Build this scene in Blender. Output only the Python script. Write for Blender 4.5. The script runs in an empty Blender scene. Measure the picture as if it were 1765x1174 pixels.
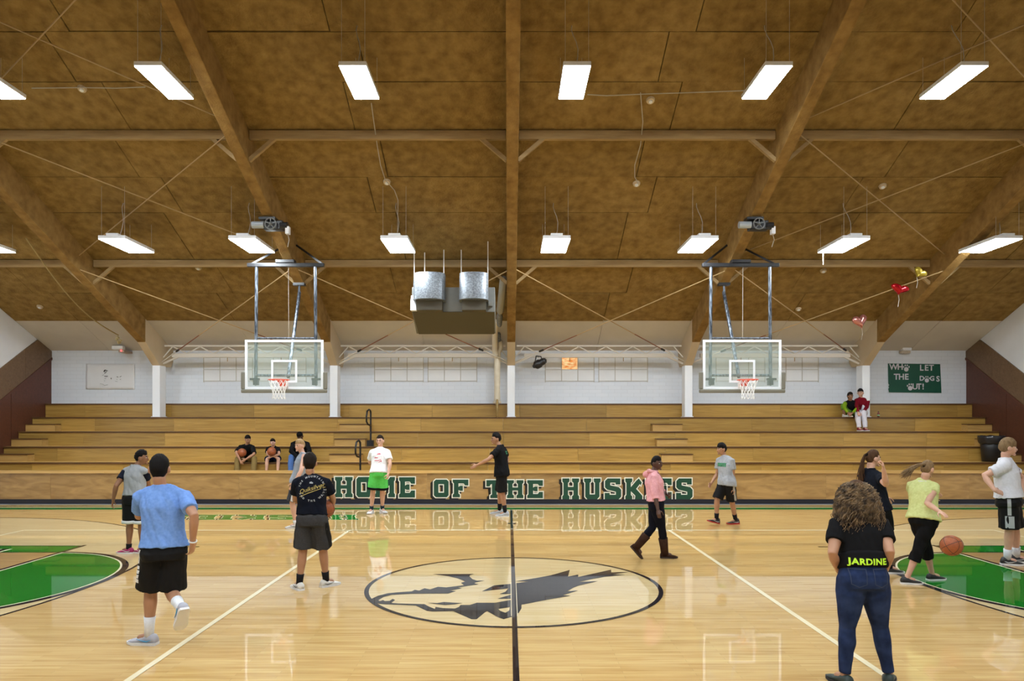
import bpy, bmesh, math, random
from mathutils import Vector, Matrix, noise
from mathutils.bvhtree import BVHTree

random.seed(7)
scene = bpy.context.scene
COL = scene.collection
V = Vector
PI = math.pi

# ------------------------------------------------------------------ camera
FPX, CX, CY, CZ = 1220.0, 877.0, 728.0, 2.083   # focal length (px), vanishing point, eye height
cam_d = bpy.data.cameras.new('camera')
cam = bpy.data.objects.new('camera', cam_d)
COL.objects.link(cam)
cam.location = (0, 0, CZ)
cam.rotation_euler = (PI / 2, 0, 0)
cam_d.sensor_width = 36.0
cam_d.lens = FPX / 1765 * 36.0
cam_d.shift_x = (882.5 - CX) / 1765
cam_d.shift_y = (CY - 587.0) / 1765
cam_d.clip_end = 200
scene.camera = cam

# ------------------------------------------------------------------ world and exposure
world = bpy.data.worlds.new('world')
scene.world = world
world.use_nodes = True
world.node_tree.nodes['Background'].inputs[0].default_value = (0.75, 0.8, 0.9, 1)
world.node_tree.nodes['Background'].inputs[1].default_value = 0.3
scene.view_settings.view_transform = 'Standard'
scene.view_settings.look = 'None'
scene.view_settings.gamma = 1.0
scene.view_settings.use_curve_mapping = False
scene.view_settings.exposure = 0.0
scene.cycles.use_denoising = True
scene.cycles.max_bounces = 8
scene.cycles.diffuse_bounces = 4
scene.cycles.sample_clamp_indirect = 6.0
LAMP_STRENGTH = 66.0      # radiance of the fluorescent diffusers
LAMP_COLOUR = (0.87, 0.95, 1.0)

# ------------------------------------------------------------------ helpers
def lin(r, g, b):
    def f(c):
        c /= 255.0
        return c / 12.92 if c <= 0.04045 else ((c + 0.055) / 1.055) ** 2.4
    return (f(r), f(g), f(b))

def W(px, py, Y):
    return V(((px - CX) * Y / FPX, Y, CZ - (py - CY) * Y / FPX))

def FL(px, py):
    Y = FPX * CZ / (py - CY)
    return V(((px - CX) * Y / FPX, Y, 0))

MATS = {}
def mat(name, c, c2=None, scale=8.0, rough=0.6, bump=0.0, bscale=None, stretch=(1, 1, 1), metal=0.0,
        spec=0.5, vary=0.0, coat=0.0, emit=0.0, detail=4.0, contrast=(0.3, 0.7), coords='Object', trans=0.0, sheen=0.0, bdist=0.02):
    if name in MATS:
        return MATS[name]
    m = bpy.data.materials.new(name)
    m.use_nodes = True
    nt = m.node_tree
    N, L = nt.nodes, nt.links
    b = N['Principled BSDF']
    b.inputs['Roughness'].default_value = rough
    b.inputs['Metallic'].default_value = metal
    b.inputs['Specular IOR Level'].default_value = spec
    b.inputs['Coat Weight'].default_value = coat
    b.inputs['Coat Roughness'].default_value = 0.03 if coat > .7 else 0.12
    b.inputs['Transmission Weight'].default_value = trans
    b.inputs['Sheen Weight'].default_value = sheen
    col = None
    tc = N.new('ShaderNodeTexCoord')
    mp = N.new('ShaderNodeMapping')
    mp.inputs['Scale'].default_value = stretch
    if coords == 'World':
        L.new(N.new('ShaderNodeNewGeometry').outputs['Position'], mp.inputs['Vector'])
    else:
        L.new(tc.outputs[coords], mp.inputs['Vector'])
    if c2 is not None:
        nz = N.new('ShaderNodeTexNoise')
        nz.inputs['Scale'].default_value = scale
        nz.inputs['Detail'].default_value = detail
        L.new(mp.outputs[0], nz.inputs['Vector'])
        cr = N.new('ShaderNodeValToRGB')
        cr.color_ramp.elements[0].position = contrast[0]
        cr.color_ramp.elements[1].position = contrast[1]
        cr.color_ramp.elements[0].color = (*c, 1)
        cr.color_ramp.elements[1].color = (*c2, 1)
        L.new(nz.outputs['Fac'], cr.inputs['Fac'])
        col = cr.outputs['Color']
    else:
        b.inputs['Base Color'].default_value = (*c, 1)
    if vary > 0:
        oi = N.new('ShaderNodeObjectInfo')
        mr = N.new('ShaderNodeMapRange')
        mr.inputs['To Min'].default_value = 1 - vary
        mr.inputs['To Max'].default_value = 1 + vary * 0.6
        L.new(oi.outputs['Random'], mr.inputs['Value'])
        hs = N.new('ShaderNodeHueSaturation')
        L.new(mr.outputs[0], hs.inputs['Value'])
        if col is not None:
            L.new(col, hs.inputs['Color'])
        else:
            hs.inputs['Color'].default_value = (*c, 1)
        col = hs.outputs['Color']
    if col is not None:
        L.new(col, b.inputs['Base Color'])
    if bump > 0:
        nb = N.new('ShaderNodeTexNoise')
        nb.inputs['Scale'].default_value = bscale or scale * 3
        nb.inputs['Detail'].default_value = 6
        L.new(mp.outputs[0], nb.inputs['Vector'])
        bp = N.new('ShaderNodeBump')
        bp.inputs['Strength'].default_value = bump
        bp.inputs['Distance'].default_value = bdist
        L.new(nb.outputs['Fac'], bp.inputs['Height'])
        L.new(bp.outputs[0], b.inputs['Normal'])
    if emit > 0:
        b.inputs['Emission Color'].default_value = (*c, 1)
        b.inputs['Emission Strength'].default_value = emit
    MATS[name] = m
    return m

class MB:
    """collects shapes (in world coordinates) into ONE mesh"""
    def __init__(s):
        s.v, s.f = [], []
    def add(s, vs, fs):
        o = len(s.v)
        s.v += [V(p) for p in vs]
        s.f += [tuple(i + o for i in f) for f in fs]
        return s
    def box(s, x0, x1, y0, y1, z0, z1, M=None):
        vs = [V((x, y, z)) for z in (z0, z1) for y in (y0, y1) for x in (x0, x1)]
        if M is not None:
            vs = [M @ p for p in vs]
        return s.add(vs, [(0, 2, 3, 1), (4, 5, 7, 6), (0, 1, 5, 4), (2, 6, 7, 3), (0, 4, 6, 2), (1, 3, 7, 5)])
    def bar(s, a, b, w, h, up=(0, 0, 1)):
        a, b = V(a), V(b)
        d = (b - a).normalized()
        u = V(up)
        if abs(d.dot(u)) > 0.98:
            u = V((0, 1, 0))
        r = d.cross(u).normalized()
        u = r.cross(d).normalized()
        vs = []
        for p in (a, b):
            for i, j in ((-1, -1), (1, -1), (1, 1), (-1, 1)):
                vs.append(p + r * (i * w / 2) + u * (j * h / 2))
        return s.add(vs, [(0, 1, 2, 3), (7, 6, 5, 4), (0, 4, 5, 1), (1, 5, 6, 2), (2, 6, 7, 3), (3, 7, 4, 0)])
    def tube(s, pts, rads, n=10, cap='round', flat=1.0, up=None):
        pts = [V(p) for p in pts]
        if not hasattr(rads, '__len__'):
            rads = [rads] * len(pts)
        rings = []
        k = len(pts)
        tang = []
        for i in range(k):
            d = (pts[min(i + 1, k - 1)] - pts[max(i - 1, 0)])
            if d.length < 1e-9:
                d = V((0, 0, 1))
            tang.append(d.normalized())
        u = V(up) if up is not None else (V((0, 0, 1)) if abs(tang[0].z) < 0.9 else V((1, 0, 0)))
        for i in range(k):
            t = tang[i]
            u = (u - t * u.dot(t))
            if u.length < 1e-6:
                u = t.orthogonal()
            u.normalize()
            r = t.cross(u)
            rings.append((pts[i], r.copy(), u.copy(), rads[i], t))
        if cap == 'round':
            p, r, u2, ra, t = rings[0]
            rings.insert(0, (p - t * ra * 0.6, r, u2, ra * 0.75, t))
            p, r, u2, ra, t = rings[-1]
            rings.append((p + t * ra * 0.6, r, u2, ra * 0.75, t))
        vs = []
        for p, r, u2, ra, t in rings:
            for j in range(n):
                a = 2 * PI * j / n
                vs.append(p + r * (math.cos(a) * ra) + u2 * (math.sin(a) * ra * flat))
        fs = []
        for i in range(len(rings) - 1):
            for j in range(n):
                j2 = (j + 1) % n
                fs.append((i * n + j, i * n + j2, (i + 1) * n + j2, (i + 1) * n + j))
        if cap == 'round':
            p, r, u2, ra, t = rings[0]
            vs.append(p - t * ra * 0.5)
            c0 = len(vs) - 1
            p, r, u2, ra, t = rings[-1]
            vs.append(p + t * ra * 0.5)
            c1 = len(vs) - 1
            b = (len(rings) - 1) * n
            for j in range(n):
                j2 = (j + 1) % n
                fs.append((c0, j2, j))
                fs.append((c1, b + j, b + j2))
        elif cap == 'flat':
            b = (len(rings) - 1) * n
            fs.append(tuple(range(n - 1, -1, -1)))
            fs.append(tuple(range(b, b + n)))
        return s.add(vs, fs)
    def loft(s, rings):
        """rings: equally long lists of points, closed, flat caps"""
        n = len(rings[0])
        vs = [p for r in rings for p in r]
        fs = []
        for i in range(len(rings) - 1):
            for j in range(n):
                j2 = (j + 1) % n
                fs.append((i * n + j, i * n + j2, (i + 1) * n + j2, (i + 1) * n + j))
        b = (len(rings) - 1) * n
        fs.append(tuple(range(n - 1, -1, -1)))
        fs.append(tuple(range(b, b + n)))
        return s.add(vs, fs)
    def ball(s, c, ax, ay, az, M=None, nu=14, nv=10):
        vs, fs = [], []
        c = V(c)
        M = M or Matrix.Identity(3)
        for i in range(1, nv):
            th = PI * i / nv
            for j in range(nu):
                ph = 2 * PI * j / nu
                vs.append(c + M @ V((ax * math.sin(th) * math.cos(ph), ay * math.sin(th) * math.sin(ph), az * math.cos(th))))
        for i in range(nv - 2):
            for j in range(nu):
                j2 = (j + 1) % nu
                fs.append((i * nu + j, (i + 1) * nu + j, (i + 1) * nu + j2, i * nu + j2))
        vs.append(c + M @ V((0, 0, az)))
        vs.append(c + M @ V((0, 0, -az)))
        t, bt = len(vs) - 2, len(vs) - 1
        for j in range(nu):
            j2 = (j + 1) % nu
            fs.append((t, j, j2))
            b = (nv - 2) * nu
            fs.append((bt, b + j2, b + j))
        return s.add(vs, fs)
    def prism(s, poly, vec):
        """poly: 3D points of a flat polygon, pushed along vec"""
        poly = [V(p) for p in poly]
        vec = V(vec)
        n = len(poly)
        vs = poly + [p + vec for p in poly]
        fs = [tuple(range(n - 1, -1, -1)), tuple(range(n, 2 * n))]
        for j in range(n):
            j2 = (j + 1) % n
            fs.append((j, j2, n + j2, n + j))
        return s.add(vs, fs)
    def build(s, name, m, parent=None, smooth=False, origin=None, bevel=0.0):
        return link(name, mesh_of(s, smooth), m, parent, origin, bevel)

def mesh_of(mb, smooth=False, name='mesh'):
    me = bpy.data.meshes.new(name)
    me.from_pydata(mb.v, [], mb.f)
    me.validate()
    bm = bmesh.new()
    bm.from_mesh(me)
    bmesh.ops.recalc_face_normals(bm, faces=bm.faces)
    bm.to_mesh(me)
    bm.free()
    if smooth:
        me.polygons.foreach_set('use_smooth', [True] * len(me.polygons))
    return me

ORG = {}
def link(name, me, m, parent=None, origin=None, bevel=0.0):
    """links a mesh given in world coordinates; under a parent it takes the parent's origin"""
    me.name = name
    o = bpy.data.objects.new(name, me)
    COL.objects.link(o)
    if m is not None:
        me.materials.clear()
        me.materials.append(m)
    if parent is not None:
        o.parent = parent
        org = ORG.get(parent.name, V((0, 0, 0)))
        if org.length > 0:
            me.transform(Matrix.Translation(-org))
        ORG[o.name] = org
    else:
        org = V(origin) if origin is not None else V((0, 0, 0))
        if org.length > 0:
            me.transform(Matrix.Translation(-org))
            o.location = org
        ORG[o.name] = org
    if bevel > 0:
        bv = o.modifiers.new('bevel', 'BEVEL')
        bv.width = bevel
        bv.segments = 2
        bv.limit_method = 'ANGLE'
    return o

def thing(name, loc, label, cat, group=None):
    o = bpy.data.objects.new(name, None)
    COL.objects.link(o)
    o.location = loc
    o.empty_display_size = 0.1
    ORG[o.name] = V(loc)
    return tag(o, label, cat, group)

def tag(o, label=None, cat=None, group=None, kind=None):
    if label: o['label'] = label
    if cat: o['category'] = cat
    if group: o['group'] = group
    if kind: o['kind'] = kind
    return o

def curve_mesh(polys, extrude=0.0, offset=0.0):
    """filled flat mesh (xy plane) of closed outlines; outlines inside outlines are holes"""
    cu = bpy.data.curves.new('c', 'CURVE')
    cu.dimensions = '2D'
    cu.fill_mode = 'BOTH'
    cu.extrude = extrude
    cu.offset = offset
    for p in polys:
        sp = cu.splines.new('POLY')
        sp.points.add(len(p) - 1)
        for q, xy in zip(sp.points, p):
            q.co = (xy[0], xy[1], 0, 1)
        sp.use_cyclic_u = True
    return eval_curve(cu)

def eval_curve(cu):
    o = bpy.data.objects.new('c', cu)
    COL.objects.link(o)
    dg = bpy.context.evaluated_depsgraph_get()
    me = bpy.data.meshes.new_from_object(o.evaluated_get(dg))
    bpy.data.objects.remove(o)
    bpy.data.curves.remove(cu)
    return me

def text_mesh(txt, size=1.0, extrude=0.0, offset=0.0, align='CENTER', shear=0.0, spacing=1.0):
    cu = bpy.data.curves.new('t', 'FONT')
    cu.body = txt
    cu.size = size
    cu.extrude = extrude
    cu.offset = offset
    cu.align_x = align
    cu.align_y = 'CENTER'
    cu.shear = shear
    cu.space_character = spacing
    cu.resolution_u = 3
    return eval_curve(cu)

# slab-serif block letters on a grid: x 0..w, y 0..7 (each glyph: outlines, width)
GL = {
 'H': ([[(0,0),(2.6,0),(2.6,1.1),(2.1,1.5),(2.1,2.9),(3.9,2.9),(3.9,1.5),(3.4,1.1),(3.4,0),(6,0),(6,1.1),(5.6,1.5),(5.6,5.5),(6,5.9),(6,7),(3.4,7),(3.4,5.9),(3.9,5.5),(3.9,4.2),(2.1,4.2),(2.1,5.5),(2.6,5.9),(2.6,7),(0,7),(0,5.9),(0.4,5.5),(0.4,1.5),(0,1.1)]], 6),
 'O': ([[(0.8,0),(5.0,0),(5.8,0.8),(5.8,6.2),(5.0,7),(0.8,7),(0,6.2),(0,0.8)],[(1.9,1.9),(1.9,5.1),(3.9,5.1),(3.9,1.9)]], 5.8),
 'M': ([[(0,0),(2.3,0),(2.3,1.1),(1.9,1.5),(1.9,4.0),(3.3,2.2),(4.7,4.0),(4.7,1.5),(4.3,1.1),(4.3,0),(6.6,0),(6.6,1.1),(6.3,1.5),(6.3,5.5),(6.6,5.9),(6.6,7),(5.0,7),(3.3,4.7),(1.6,7),(0,7),(0,5.9),(0.3,5.5),(0.3,1.5),(0,1.1)]], 6.6),
 'E': ([[(0,0),(5.4,0),(5.4,2.5),(4.1,2.5),(3.6,1.7),(2.1,1.7),(2.1,2.9),(2.6,2.6),(3.6,2.6),(3.6,4.6),(2.6,4.6),(2.1,4.2),(2.1,5.4),(3.6,5.4),(4.1,4.7),(5.4,4.7),(5.4,7),(0,7),(0,5.9),(0.4,5.5),(0.4,1.5),(0,1.1)]], 5.4),
 'F': ([[(0,0),(2.6,0),(2.6,1.1),(2.1,1.5),(2.1,2.8),(2.6,2.5),(3.6,2.5),(3.6,4.6),(2.6,4.6),(2.1,4.2),(2.1,5.4),(3.8,5.4),(4.3,4.6),(5.5,4.6),(5.5,7),(0,7),(0,5.9),(0.4,5.5),(0.4,1.5),(0,1.1)]], 5.5),
 'T': ([[(1.4,0),(4.4,0),(4.4,1.1),(3.8,1.5),(3.8,5.4),(4.3,5.1),(4.5,4.5),(5.8,4.5),(5.8,7),(0,7),(0,4.5),(1.3,4.5),(1.5,5.1),(2.0,5.4),(2.0,1.5),(1.4,1.1)]], 5.8),
 'U': ([[(1.2,0),(4.6,0),(5.5,0.9),(5.5,5.5),(5.9,5.9),(5.9,7),(3.4,7),(3.4,5.9),(3.8,5.5),(3.8,1.7),(2.1,1.7),(2.1,5.5),(2.6,5.9),(2.6,7),(0,7),(0,5.9),(0.4,5.5),(0.4,0.9)]], 5.9),
 'S': ([[(0,0),(4.8,0),(5.7,0.9),(5.7,3.2),(4.9,4.1),(2.0,4.7),(2.0,5.5),(3.7,5.5),(3.7,4.9),(5.4,4.9),(5.4,7),(1.0,7),(0.1,6.1),(0.1,4.0),(0.9,3.2),(3.8,2.5),(3.8,1.6),(1.8,1.6),(1.8,2.2),(0,2.2)]], 5.7),
 'K': ([[(0,0),(2.6,0),(2.6,1.1),(2.1,1.5),(2.1,2.6),(3.6,1.2),(3.4,0),(6.2,0),(6.2,1.2),(4.0,3.5),(5.2,5.0),(5.6,4.6),(6.0,5.6),(4.9,7),(4.0,6.3),(2.1,4.2),(2.1,5.5),(2.6,5.9),(2.6,7),(0,7),(0,5.9),(0.4,5.5),(0.4,1.5),(0,1.1)]], 6.2),
 'I': ([[(0,0),(2.6,0),(2.6,1.1),(2.1,1.5),(2.1,5.5),(2.6,5.9),(2.6,7),(0,7),(0,5.9),(0.5,5.5),(0.5,1.5),(0,1.1)]], 2.6),
}
def glyph(ch, w, h):
    polys, gw = GL[ch]
    return [[(x / gw * w, y / 7.0 * h) for x, y in p] for p in polys]

def smooth_all(me):
    me.polygons.foreach_set('use_smooth', [True] * len(me.polygons))
    return me

# ------------------------------------------------------------------ materials
def floor_material(name, ca, cb, cc):
    """narrow maple strips running along x"""
    m = bpy.data.materials.new(name)
    m.use_nodes = True
    N, L = m.node_tree.nodes, m.node_tree.links
    b = N['Principled BSDF']
    tc = N.new('ShaderNodeTexCoord')
    br = N.new('ShaderNodeTexBrick')
    br.offset = 0.37
    br.offset_frequency = 2
    br.inputs['Scale'].default_value = 1.0
    br.inputs['Brick Width'].default_value = 0.95
    br.inputs['Row Height'].default_value = 0.057
    br.inputs['Mortar Size'].default_value = 0.0012
    br.inputs['Mortar Smooth'].default_value = 0.3
    br.inputs['Bias'].default_value = 0.0
    br.inputs['Color1'].default_value = (*ca, 1)
    br.inputs['Color2'].default_value = (*cb, 1)
    br.inputs['Mortar'].default_value = (*[c * 0.55 for c in ca], 1)
    L.new(tc.outputs['Object'], br.inputs['Vector'])
    mp = N.new('ShaderNodeMapping')
    mp.inputs['Scale'].default_value = (0.9, 14, 1)
    L.new(tc.outputs['Object'], mp.inputs['Vector'])
    nz = N.new('ShaderNodeTexNoise')
    nz.inputs['Scale'].default_value = 1.6
    nz.inputs['Detail'].default_value = 6
    L.new(mp.outputs[0], nz.inputs['Vector'])
    cr = N.new('ShaderNodeValToRGB')
    cr.color_ramp.elements[0].position = 0.30
    cr.color_ramp.elements[0].color = (*cc, 1)
    cr.color_ramp.elements[1].position = 0.56
    cr.color_ramp.elements[1].color = (1, 1, 1, 1)
    L.new(nz.outputs['Fac'], cr.inputs['Fac'])
    mx = N.new('ShaderNodeMix')
    mx.data_type = 'RGBA'
    mx.blend_type = 'MULTIPLY'
    mx.inputs['Factor'].default_value = 0.85
    L.new(br.outputs['Color'], mx.inputs['A'])
    L.new(cr.outputs['Color'], mx.inputs['B'])
    L.new(mx.outputs['Result'], b.inputs['Base Color'])
    b.inputs['Roughness'].default_value = 0.42
    b.inputs['Specular IOR Level'].default_value = 0.1
    b.inputs['Coat Weight'].default_value = 1.0
    b.inputs['Coat Roughness'].default_value = 0.012
    b.inputs['Coat IOR'].default_value = 1.5
    return m

def wood_material(name, ca, cb, rough=0.35, vary=0.2, along=(0.7, 12, 12), coat=0.4):
    """plywood / board: grain stretched along x, a tone of its own for each board"""
    m = bpy.data.materials.new(name)
    m.use_nodes = True
    N, L = m.node_tree.nodes, m.node_tree.links
    b = N['Principled BSDF']
    tc = N.new('ShaderNodeTexCoord')
    oi = N.new('ShaderNodeObjectInfo')
    ad = N.new('ShaderNodeVectorMath')
    ad.operation = 'ADD'
    sc = N.new('ShaderNodeVectorMath')
    sc.operation = 'SCALE'
    sc.inputs[0].default_value = (37, 17, 53)
    L.new(oi.outputs['Random'], sc.inputs['Scale'])
    L.new(tc.outputs['Object'], ad.inputs[0])
    L.new(sc.outputs[0], ad.inputs[1])
    mp = N.new('ShaderNodeMapping')
    mp.inputs['Scale'].default_value = along
    L.new(ad.outputs[0], mp.inputs['Vector'])
    nz = N.new('ShaderNodeTexNoise')
    nz.inputs['Scale'].default_value = 1.2
    nz.inputs['Detail'].default_value = 7
    nz.inputs['Distortion'].default_value = 1.3
    L.new(mp.outputs[0], nz.inputs['Vector'])
    cr = N.new('ShaderNodeValToRGB')
    cr.color_ramp.elements[0].position = 0.25
    cr.color_ramp.elements[1].position = 0.7
    cr.color_ramp.elements[0].color = (*ca, 1)
    cr.color_ramp.elements[1].color = (*cb, 1)
    L.new(nz.outputs['Fac'], cr.inputs['Fac'])
    mr = N.new('ShaderNodeMapRange')
    mr.inputs['To Min'].default_value = 1 - vary
    mr.inputs['To Max'].default_value = 1 + vary * 0.7
    L.new(oi.outputs['Random'], mr.inputs['Value'])
    hs = N.new('ShaderNodeHueSaturation')
    L.new(mr.outputs[0], hs.inputs['Value'])
    L.new(cr.outputs['Color'], hs.inputs['Color'])
    L.new(hs.outputs['Color'], b.inputs['Base Color'])
    b.inputs['Roughness'].default_value = rough
    b.inputs['Coat Weight'].default_value = coat
    b.inputs['Coat Roughness'].default_value = 0.15
    return m

def brick_wall_material(name, ca, cb):
    """painted brick: shallow courses"""
    m = bpy.data.materials.new(name)
    m.use_nodes = True
    N, L = m.node_tree.nodes, m.node_tree.links
    b = N['Principled BSDF']
    tc = N.new('ShaderNodeTexCoord')
    sp = N.new('ShaderNodeSeparateXYZ')
    L.new(tc.outputs['Object'], sp.inputs[0])
    ad = N.new('ShaderNodeMath')
    L.new(sp.outputs[0], ad.inputs[0])
    L.new(sp.outputs[1], ad.inputs[1])
    cb_ = N.new('ShaderNodeCombineXYZ')
    L.new(ad.outputs[0], cb_.inputs[0])
    L.new(sp.outputs[2], cb_.inputs[1])
    br = N.new('ShaderNodeTexBrick')
    br.inputs['Scale'].default_value = 1.0
    br.inputs['Brick Width'].default_value = 0.40
    br.inputs['Row Height'].default_value = 0.115
    br.inputs['Mortar Size'].default_value = 0.006
    br.inputs['Mortar Smooth'].default_value = 0.5
    br.inputs['Color1'].default_value = (*ca, 1)
    br.inputs['Color2'].default_value = (*cb, 1)
    br.inputs['Mortar'].default_value = (*[c * 0.86 for c in ca], 1)
    L.new(cb_.outputs[0], br.inputs['Vector'])
    L.new(br.outputs['Color'], b.inputs['Base Color'])
    bp = N.new('ShaderNodeBump')
    bp.inputs['Strength'].default_value = 0.25
    bp.inputs['Distance'].default_value = 0.01
    bp.invert = True
    L.new(br.outputs['Fac'], bp.inputs['Height'])
    L.new(bp.outputs[0], b.inputs['Normal'])
    b.inputs['Roughness'].default_value = 0.6
    return m

M_FLOOR = floor_material('maple_floor', (0.69, 0.475, 0.19), (0.60, 0.385, 0.135), (0.78, 0.66, 0.46))
M_PALE = floor_material('maple_floor_pale', (0.74, 0.59, 0.32), (0.69, 0.53, 0.27), (0.88, 0.80, 0.64))
M_LANE = floor_material('maple_floor_lane', (0.58, 0.36, 0.14), (0.50, 0.31, 0.115), (0.8, 0.68, 0.5))
def paint(name, c):
    return mat(name, c, rough=0.6, coat=0.75, spec=0.0)
M_BLACKLINE = paint('court_black', (0.022, 0.018, 0.020))
M_GREENCOURT = paint('court_green', (0.010, 0.17, 0.016))
M_CREAMLINE = paint('court_cream', (0.80, 0.72, 0.50))
M_CEIL = mat('fibre_insulation', (0.165, 0.097, 0.028), (0.345, 0.225, 0.078), scale=5, rough=0.95, bump=0.6, bscale=22, detail=14, vary=0.10, contrast=(0.22, 0.80), spec=0.1, bdist=0.05, coords='World')
M_SEAM = mat('dark_seam', (0.05, 0.03, 0.012), rough=0.95, spec=0.1)
M_BEAM = mat('sprayed_beam', (0.20, 0.115, 0.036), (0.32, 0.195, 0.066), scale=5, rough=0.95, bump=0.6, bscale=30, detail=8, spec=0.1)
M_PURLIN = mat('timber_purlin', (0.26, 0.17, 0.08), (0.40, 0.28, 0.14), scale=3, rough=0.9, bump=0.4, bscale=25, detail=8, stretch=(0.4, 3, 3), spec=0.1)
M_CREAM = mat('cream_paint', (0.50, 0.40, 0.26), (0.56, 0.45, 0.31), scale=1.5, rough=0.6)
M_WHITECEIL = mat('white_ceiling_board', (0.54, 0.50, 0.45), (0.60, 0.56, 0.50), scale=1.2, rough=0.7, vary=0.05)
M_WALL = brick_wall_material('white_painted_brick', (0.72, 0.77, 0.85), (0.69, 0.745, 0.83))
M_WHITE = mat('white_paint', (0.80, 0.83, 0.88), rough=0.55)
M_SIDEWALL = mat('white_plaster', (0.66, 0.67, 0.70), (0.72, 0.73, 0.76), scale=1.5, rough=0.7)
M_TRUSS = mat('truss_paint', (0.68, 0.64, 0.58), rough=0.5)
M_ROD = mat('steel_rod', (0.40, 0.27, 0.13), rough=0.5)
M_RUSTROD = mat('rusty_rod', (0.20, 0.07, 0.03), rough=0.6)
M_BROWNBAND = wood_material('brown_stained_board', (0.10, 0.055, 0.026), (0.17, 0.10, 0.05), rough=0.5, vary=0.1, coat=0.1)
M_REDPANEL = wood_material('dark_red_panel', (0.070, 0.019, 0.009), (0.110, 0.032, 0.015), rough=0.5, vary=0.1, coat=0.1)
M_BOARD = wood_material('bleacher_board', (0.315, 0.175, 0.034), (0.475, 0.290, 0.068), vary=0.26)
M_STEP = wood_material('step_board', (0.40, 0.235, 0.065), (0.55, 0.345, 0.115), vary=0.15)
M_FRONT = wood_material('front_panel_plywood', (0.26, 0.138, 0.042), (0.50, 0.305, 0.11), vary=0.2, along=(1.1, 5, 5))
M_NOSING_SHADE = mat('nosing_shade', (0.10, 0.045, 0.014), rough=0.4)  # dark brown stands in for shade under the overhanging edges
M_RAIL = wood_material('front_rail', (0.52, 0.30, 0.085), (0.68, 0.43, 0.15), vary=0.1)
M_NAVY = mat('navy_rubber_base', (0.006, 0.008, 0.020), rough=0.45)
M_GREENL = mat('letter_green', (0.008, 0.062, 0.036), rough=0.45)
M_CREAML = mat('letter_cream', (0.82, 0.80, 0.70), rough=0.45)
M_BLACKL = mat('letter_black', (0.008, 0.006, 0.005), rough=0.45)
M_BLACKMETAL = mat('black_metal', (0.010, 0.010, 0.012), rough=0.35)
M_GREYMETAL = mat('scuffed_grey_steel', (0.035, 0.042, 0.052), (0.22, 0.25, 0.30), scale=5, rough=0.35, metal=0.6, stretch=(6, 6, 1), contrast=(0.42, 0.62))
M_GALV = mat('galvanised_steel', (0.13, 0.145, 0.165), (0.27, 0.295, 0.325), scale=30, rough=0.45, metal=0.5, contrast=(0.35, 0.65))
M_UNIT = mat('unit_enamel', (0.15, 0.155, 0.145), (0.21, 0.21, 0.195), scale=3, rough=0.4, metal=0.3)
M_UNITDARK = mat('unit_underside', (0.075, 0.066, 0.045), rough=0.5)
M_LAMP = mat('lamp_diffuser', LAMP_COLOUR, emit=LAMP_STRENGTH)
M_FIXTURE = mat('fixture_housing', (0.78, 0.80, 0.84), rough=0.4)
M_CABLE = mat('grey_cable', (0.40, 0.36, 0.30), rough=0.5)
# ================================================================== ROOM
SL = 0.44
YR = 9.03                     # ridge
XW, YW, YN = 14.3, 22.1, -4.04
def zc(Y): return 4.43 + SL * (21.85 - (Y if Y >= YR else 2 * YR - Y))
def zb(Y): return 4.22 + SL * (20.8 - (Y if Y >= YR else 2 * YR - Y))
FX = [0.07 + 5.33 * k for k in (-2, -1, 0, 1, 2)]
XC = 0.06                     # centre line of the court

floor = MB().box(-XW - .2, XW + .2, YN - .2, YW + .2, -0.2, 0).build('floor', M_FLOOR)
tag(floor, 'glossy maple gymnasium floor with painted court lines', 'floor', kind='structure')

def lines(name, m, polys, z, th=0.0008):
    mb = MB()
    for p in polys:
        mb.prism([V((q[0], q[1], z)) for q in p], (0, 0, th))
    return mb.build(name, m, floor)
def rect(x0, x1, y0, y1): return [(x0, y0), (x1, y0), (x1, y1), (x0, y1)]
def seg(a, b, w):
    a, b = V(a), V(b)
    d = (b - a).normalized()
    n = V((-d.y, d.x)) * (w / 2)
    return [a + n, b + n, b - n, a - n]
def arc(cx, cy, rx, ry, a0, a1, n, ry2=None):
    r = []
    for i in range(n + 1):
        t = math.radians(a0 + (a1 - a0) * i / n)
        yy = ry if (math.sin(t) >= 0 or ry2 is None) else ry2
        r.append((cx + rx * math.cos(t), cy + yy * math.sin(t)))
    return r
def band(c, w, closed=False):
    """quads along a polyline"""
    q = []
    k = len(c)
    for i in range(k if closed else k - 1):
        a, b = V(c[i]), V(c[(i + 1) % k])
        p0 = V(c[i - 1]) if (closed or i > 0) else a
        p1 = V(c[(i + 2) % k]) if (closed or i < k - 2) else b
        d0 = (b - p0).normalized(); d1 = (p1 - a).normalized()
        n0 = V((-d0.y, d0.x)) * w / 2; n1 = V((-d1.y, d1.x)) * w / 2
        q.append([a + n0, b + n1, b - n1, a - n0])
    return q

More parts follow.
